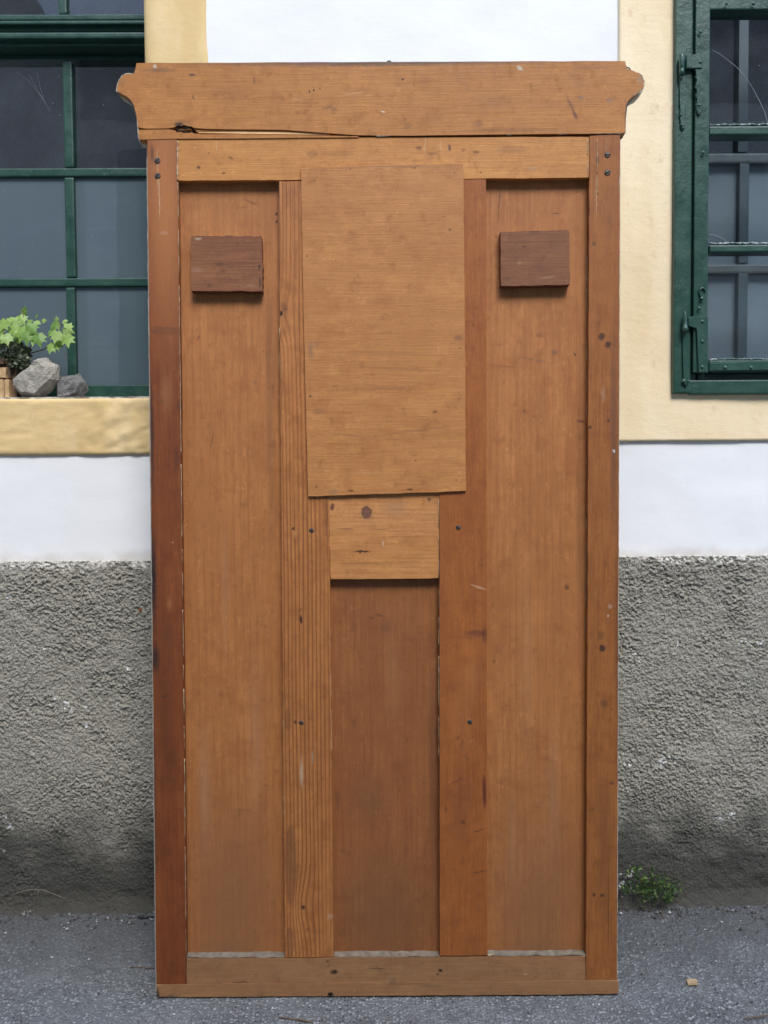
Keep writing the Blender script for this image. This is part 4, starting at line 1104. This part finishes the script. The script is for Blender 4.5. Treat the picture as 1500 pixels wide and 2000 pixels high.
# wooden planter, mostly out of frame
pl = tag(empty('planter', (W(0, 775, .06).x, .06, ZS)), 'small rustic planter of rough wooden slabs at the left edge of the sill', 'planter')
M_SLABW = plain('split firewood face', (.46, .30, .15), .85, var=.3, scale=60, bump=.003)
M_BARK = plain('weathered brown slab', (.13, .085, .055), .9, var=.35, scale=70, bump=.004)
def lbox(name, a, b, c, d, y0, y1, mat, root, bev=.002):
    x0, x1, z0, z1 = rect(a, b, c, d, y0)
    bm = bmesh.new()
    o = root.location
    add_box(bm, x0 - o.x, x1 - o.x, y0 - o.y, y1 - o.y, max(z0 - o.z, 0.0), z1 - o.z, bev, 2)
    for v in bm.verts: v.co += Vector((random.uniform(-.0008, .0008) for _ in range(3)))
    return bm_obj(name, bm, mat, root)
lbox('slab', -45, 717, 11, 738, .018, .060, M_SLABW, pl)
lbox('slab', -30, 741, 7, 778, .020, .060, M_SLABW, pl)
lbox('slab', 8.5, 741, 17, 778, .019, .060, M_SLABW, pl)
lbox('slab', 13, 708, 20, 739, .030, .10, M_BARK, pl)
lbox('corner_post', 19, 702, 33, 778, .040, .10, M_BARK, pl)
lbox('back_board', -120, 700, 33, 778, .101, .12, M_BARK, pl)
lbox('slab', -120, 715, -47, 778, .020, .10, M_BARK, pl)
# soil
o = pl.location
bm = bmesh.new(); x0, x1, z0, z1 = rect(-110, 712, 18, 770, .07); add_box(bm, x0 - o.x, x1 - o.x, .061 - o.y, .1 - o.y, .01, z1 - o.z)
bm_obj('soil', bm, plain('potting soil', (.03, .022, .016), .95), pl)

def leaf_mat(name, a, b):
    t = NT(name)
    out = t.t.nodes['Material Output']
    c = t.mix(t.rng(t.noise(t.P, 55, 4), .3, .7), a, b)
    t.done(c, .45, None, .4)
    tr = t.n('BsdfTranslucent'); t.put(tr.inputs[0], c)
    mx = t.n('MixShader'); mx.inputs[0].default_value = .35
    t.l(t.b.outputs[0], mx.inputs[1]); t.l(tr.outputs[0], mx.inputs[2]); t.l(mx.outputs[0], out.inputs[0])
    return t.m
LEAF = [leaf_mat('young vine leaf', (.27, .43, .085), (.36, .52, .14)), leaf_mat('pale vine leaf', (.42, .57, .20), (.33, .49, .13)), leaf_mat('greener vine leaf', (.15, .28, .055), (.22, .37, .085))]
LOBES = [(0, -.30), (.10, -.46), (.34, -.42), (.44, -.22), (.62, -.05), (.42, .10), (.50, .36), (.24, .30), (.12, .48), (0, .80), (-.12, .48), (-.24, .30), (-.50, .36), (-.42, .10), (-.62, -.05), (-.44, -.22), (-.34, -.42), (-.10, -.46)]
def leaf_mesh(mat, seed):
    rr = random.Random(seed)
    bm = bmesh.new()
    c0 = bm.verts.new((0, .0, -.02))
    ring = []
    for (x, y) in LOBES:
        x *= rr.uniform(.88, 1.1); y *= rr.uniform(.9, 1.1)
        z = -.30 * abs(x) - .22 * max(0, y) ** 2 + rr.uniform(-.05, .05)
        ring.append(bm.verts.new((x, y, z)))
    for i in range(len(ring)):
        bm.faces.new((c0, ring[i], ring[(i + 1) % len(ring)]))
    bmesh.ops.subdivide_edges(bm, edges=[e for e in bm.edges if c0 in e.verts], cuts=1)
    me = bpy.data.meshes.new('leaf')
    bm.to_mesh(me); bm.free(); me.materials.append(mat)
    me.polygons.foreach_set('use_smooth', [True] * len(me.polygons))
    return me
LM = [leaf_mesh(LEAF[i % 3], 40 + i) for i in range(7)]
vine = tag(empty('vine_plant', (W(20, 712, .07).x, .07, ZS)), 'young vine with bright lobed leaves growing over the sill stones', 'plant')
def add_leaf(px, py, size, tip, y, k):
    o = bpy.data.objects.new('leaf', LM[k % len(LM)])
    link(o, vine)
    q = W(px, py, y)
    o.location = q - vine.location
    # tip direction in the picture plane, face turned to the yard and a little up
    t_ = Vector((math.sin(R(tip)), -.25, math.cos(R(tip)))).normalized()
    n_ = Vector((random.uniform(-.35, .35), -1, random.uniform(.2, .7)))
    n_ = (n_ - t_ * n_.dot(t_)).normalized()
    x_ = t_.cross(n_)
    mm = Matrix.Identity(3)
    for i, v in enumerate((x_, t_, n_)):
        mm[0][i], mm[1][i], mm[2][i] = v
    o.rotation_euler = mm.to_euler()
    s = size * .00131
    o.scale = (s, s, s)
LEAVES = [(6, 632, 24, 200, .03), (26, 644, 24, 170, .035), (42, 622, 22, 150, .05), (45, 610, 16, 20, .06), (40, 648, 30, 185, .03), (60, 641, 26, 130, .03), (52, 656, 26, 175, .025), (70, 631, 17, 95, .05), (75, 660, 26, 165, .025), (66, 662, 22, 190, .03), (12, 660, 24, 160, .025), (-6, 645, 26, 190, .03), (32, 628, 20, 215, .045), (20, 625, 18, 250, .05), (56, 630, 16, 60, .05),
          (3, 668, 20, 200, .035), (34, 662, 20, 180, .045), (85, 626, 10, 80, .05), (48, 603, 8, 10, .06), (70, 618, 9, 40, .06),
          (106, 636, 21, 185, .04), (100, 649, 18, 215, .04), (109, 655, 25, 190, .03), (110, 624, 10, 0, .05), (126, 628, 12, 80, .045), (131, 642, 24, 120, .035), (130, 662, 26, 165, .03), (100, 678, 22, 195, .035), (112, 673, 20, 170, .045)]
for k, (a, b, s, tp, y) in enumerate(LEAVES): add_leaf(a, b, s, tp, y, k * 3 + k // 4)
M_STEM = plain('brown vine stem', (.12, .075, .035), .7, var=.2)
for seq in ([(15, 712), (30, 690), (44, 660), (46, 630), (45, 606)], [(20, 712), (15, 680), (8, 640)], [(22, 712), (50, 690), (66, 668), (70, 635)], [(25, 712), (60, 690), (85, 683), (103, 672), (112, 655), (117, 635), (113, 620)], [(112, 655), (122, 648), (130, 640)], [(113, 650), (122, 660), (130, 660)], [(117, 638), (126, 628)]):
    bm = bmesh.new()
    add_tube(bm, [W(a, b, .055 if i else .08) - vine.location for i, (a, b) in enumerate(seq)], [.0016 * (1 - .5 * i / len(seq)) for i in range(len(seq))], 5)
    bm_obj('stem', bm, M_STEM, vine, True)

# grey-green herb cushion in the planter
def tuft(name, loc, pts, size, mats, parent_label, cat, seed, elong=2.2):
    rr = random.Random(seed)
    root = tag(empty(name, loc), parent_label, cat)
    bm = bmesh.new()
    for (p, n_) in pts:
        d = (Vector(n_) + Vector((rr.gauss(0, .5), rr.gauss(0, .5), rr.gauss(0, .5)))).normalized()
        s = size * rr.uniform(.6, 1.3)
        side = d.cross(Vector((rr.gauss(0, 1), rr.gauss(0, 1), rr.gauss(0, 1)))).normalized() * s / elong
        nn = d.cross(side).normalized() * s * .12
        p = Vector(p) - Vector(loc)
        v = [bm.verts.new(q) for q in (p, p + d * s * .5 + side + nn, p + d * s, p + d * s * .5 - side + nn, p + d * s * .5)]
        f1 = bm.faces.new((v[0], v[4], v[2], v[1])); f2 = bm.faces.new((v[0], v[3], v[2], v[4]))
        mi = rr.randrange(len(mats)); f1.material_index = f2.material_index = mi
    me = bpy.data.meshes.new('foliage'); bm.to_mesh(me); bm.free()
    for q in mats: me.materials.append(q)
    o_ = bpy.data.objects.new('foliage', me); link(o_, root)
    o_['kind'] = 'stuff'
    return root
HERB = [leaf_mat('herb leaf', (.10, .125, .065), (.14, .17, .10)), leaf_mat('herb leaf dull', (.07, .088, .048), (.10, .12, .07)), leaf_mat('herb leaf light', (.17, .20, .12), (.22, .25, .17))]
hp = []
for _ in range(1500):
    a = random.uniform(0, 2 * math.pi); e = random.uniform(-.5, 1.4); r = random.uniform(.55, 1) ** .5
    n_ = Vector((math.cos(a) * math.cos(e), -abs(math.sin(a)) * math.cos(e), math.sin(e)))
    c = W(18, 692, .055)
    hp.append((c + Vector((n_.x * .056, n_.y * .034, n_.z * .028)) * r, n_))
for _ in range(350):
    c = W(random.uniform(18, 56), random.uniform(695, 716), .03)
    hp.append((c + Vector((random.gauss(0, .003), random.gauss(0, .006), 0)), Vector((.2, -.5, -.3))))
tuft('herb_plant', W(18, 715, .055), hp, .009, HERB, 'low grey-green herb cushion spilling over the rough wooden planter', 'plant', 4)
hroot = [o for o in bpy.data.objects if o.name.startswith('herb_plant')][0]
bm = bmesh.new()
for a in (8, 20, 32): add_tube(bm, [W(a, 716, .06) - hroot.location, W(a + 3, 690, .05) - hroot.location], .0015, 5)
bm_obj('stem', bm, M_STEM, hroot)

# ------------------------------------------------------------------ weeds and litter along the wall foot
def gz(x, y): return float(ground_z(np.array(x), np.array(y)))
def GP(px, py):
    p = G(px, py, 0)
    for _ in range(4): p = G(px, py, gz(p.x, p.y))
    return p
WEED = [leaf_mat('weed leaf', (.075, .155, .040), (.105, .20, .055)), leaf_mat('weed leaf dark', (.035, .085, .024), (.055, .12, .03)), leaf_mat('weed leaf yellow', (.16, .24, .055), (.22, .28, .08))]
wp = []
for (a, b, r, n) in ((1262, 1724, 30, 90), (1290, 1722, 24, 55), (1302, 1738, 24, 80), (1270, 1744, 28, 95), (1240, 1703, 16, 34), (1318, 1732, 18, 32), (1250, 1737, 14, 50), (1306, 1755, 12, 50), (1222, 1736, 10, 40)):
    for _ in range(n):
        q = W(a + random.gauss(0, r * .5), b + random.gauss(0, r * .42), -.045 + random.uniform(-.035, .02))
        q.z = max(q.z, gz(q.x, q.y) + .001)
        wp.append((q, Vector((random.gauss(0, .6), -.6, random.uniform(0, .8)))))
wloc = GP(1275, 1757)
wr = tuft('weed', wloc, wp, .0075, WEED, 'small green leafy weed growing from the crack at the plinth foot', 'weed', 12, 1.9)
bm = bmesh.new()
for k in range(26):
    a = random.uniform(1235, 1318); e = W(a + random.uniform(-14, 14), random.uniform(1698, 1735), -.045)
    s = GP(1275 + (a - 1275) * .5, 1757)
    add_tube(bm, [s - wloc, (s.lerp(e, .5) + Vector((0, -.006, .004))) - wloc, e - wloc], .0006, 4)
o_ = bm_obj('stem', bm, plain('weed stem', (.09, .12, .04), .7), wr); 

def litter(name, pts, rad, mat, label, cat, group=None):
    loc = pts[0]
    bm = bmesh.new()
    add_tube(bm, [p - loc for p in pts], rad, 6)
    o = bm_obj(name, bm, mat, None, True)
    o.location = loc
    return tag(o, label, cat, group)
M_TWIG = plain('dry twig', (.14, .095, .06), .85, var=.3, scale=90)
M_STRAW = plain('pale dry stalk', (.15, .125, .09), .85, var=.25, scale=90)
up_ = lambda p, h: p + Vector((0, 0, h))
def path(pix, h): return [up_(GP(a, b), h if not isinstance(h, (list, tuple)) else h[i]) for i, (a, b) in enumerate(pix)]
litter('twig', path([(545, 1988), (565, 1991), (590, 1994), (612, 1999)], .002), .0016, M_TWIG, 'thin brown twig on the asphalt just below the wooden panel', 'twig')
litter('twig', path([(1452, 1992), (1475, 1988), (1500, 1985), (1520, 1984)], .002), .0016, M_TWIG, 'thin brown twig on the asphalt in the bottom right corner', 'twig')
litter('twig', path([(1318, 1747), (1345, 1751), (1375, 1748)], [.004, .006, .004]), .0018, M_TWIG, 'dark twig lying beside the weed at the foot of the plinth', 'twig')
litter('twig', path([(105, 1776), (140, 1772), (170, 1766), (200, 1760)], [.004, .006, .008, .006]), .0014, M_TWIG, 'reddish twig in the dirt left of the wooden panel', 'twig')
arc = [W(a, b, -.05) for a, b in ((18, 1752), (35, 1744), (58, 1738), (82, 1738), (105, 1746), (128, 1756))]
litter('stalk', arc, .0012, M_STRAW, 'pale arching dry stalk in front of the plinth at far left', 'stalk')
litter('stalk', [W(a, b, -.05) for a, b in ((75, 1739), (74, 1750), (71, 1762))], .0010, M_STRAW, 'short upright dry stalk under the arching one', 'stalk')
litter('root', path([(1310, 1760), (1298, 1770), (1292, 1782), (1297, 1795)], .002), .0014, M_TWIG, 'thin dark root trailing from the weed onto the asphalt', 'root')
litter('twig', path([(268, 1793), (285, 1794), (300, 1792)], .003), .0022, plain('wet black twig', (.03, .026, .022), .7), 'short black twig on the asphalt by the panel’s left edge', 'twig')
litter('twig', path([(255, 1890), (280, 1891), (303, 1893)], .002), .0012, M_TWIG, 'hair-thin brown twig touching the panel’s lower left side', 'twig')
def chip(name, pix, h, mat, label, cat):
    c = GP(sum(a for a, b in pix) / len(pix), sum(b for a, b in pix) / len(pix))
    bm = bmesh.new()
    P_ = [GP(a, b) - c for a, b in pix]
    lo = [bm.verts.new((p.x, p.y, 0)) for p in P_]
    hi = [bm.verts.new((p.x * .94, p.y * .94, h + random.uniform(-.001, .001))) for p in P_]
    n = len(P_)
    bm.faces.new(hi); bm.faces.new(lo[::-1])
    for i in range(n): bm.faces.new((lo[i], lo[(i + 1) % n], hi[(i + 1) % n], hi[i]))
    o = bm_obj(name, bm, mat, None)
    o.location = c + Vector((0, 0, .0005))
    return tag(o, label, cat)
chip('wood_chip', [(1340, 1917), (1361, 1915), (1363, 1924), (1343, 1925)][::-1], .005, plain('fresh wood chip', (.45, .32, .18), .8, var=.2, scale=150), 'pale wood chip on the asphalt right of the panel', 'wood chip')
chip('dry_leaf', [(1361, 1740), (1372, 1741), (1376, 1747), (1364, 1749)][::-1], .004, plain('pinkish dry leaf', (.50, .34, .25), .8, var=.2, scale=150), 'small pinkish dry leaf beside the weed', 'leaf')

# crumbs of stone along the wall foot and loose grit: nobody could count it
def grit(name, n, place, smin, smax, cols, seed):
    rr = random.Random(seed)
    V = []; Fc = []; MI = []
    base = [(1, 0, 0), (-1, 0, 0), (0, 1, 0), (0, -1, 0), (0, 0, 1), (0, 0, -1)]
    fc = [(0, 2, 4), (2, 1, 4), (1, 3, 4), (3, 0, 4), (2, 0, 5), (1, 2, 5), (3, 1, 5), (0, 3, 5)]
    for _ in range(n):
        p = place(rr)
        s = smin + (smax - smin) * rr.random() ** 3
        k = len(V)
        a = rr.uniform(0, 6.28)
        for b in base:
            x, y, z = (c * s * rr.uniform(.6, 1.2) for c in b)
            V.append((p[0] + x * math.cos(a) - y * math.sin(a), p[1] + x * math.sin(a) + y * math.cos(a), p[2] + z * .7 + s * .25))
        mi = rr.choices(range(len(cols)), [c[1] for c in cols])[0]
        for f in fc: Fc.append(tuple(k + i for i in f)); MI.append(mi)
    o = mesh_obj(name, V, Fc, None)
    for c, _ in cols: o.data.materials.append(c)
    o.data.polygons.foreach_set('material_index', MI)
    return tag(o, kind='stuff')
GR = [(plain('grey grit', (.16, .16, .16), .9, var=.3, scale=200), 6), (plain('dark grit', (.06, .06, .058), .9, var=.3, scale=200), 6), (plain('pale grit', (.42, .42, .42), .85, var=.2, scale=200), 2), (plain('earth crumb', (.075, .065, .05), .95, var=.3, scale=200), 6)]
def at_wall(rr):
    x = rr.uniform(-1.1, 1.1); y = -.03 - abs(rr.gauss(0, .035)) 
    return (x, y, gz(x, y) - .001 + .0)
g1 = grit('gravel', 1200, at_wall, .0012, .0055, GR, 3); g1['label'] = 'loose grit and crumbs of earth along the plinth foot'
def on_asph(rr):
    x = rr.uniform(-1.1, 1.1); y = rr.uniform(-.75, -.05)
    return (x, y, gz(x, y) - .0035)
g2 = grit('gravel', 2600, on_asph, .0014, .0042, [(GR[0][0], 5), (GR[2][0], 4), (GR[1][0], 3)], 8); g2['label'] = 'small stone chips set in the worn asphalt'
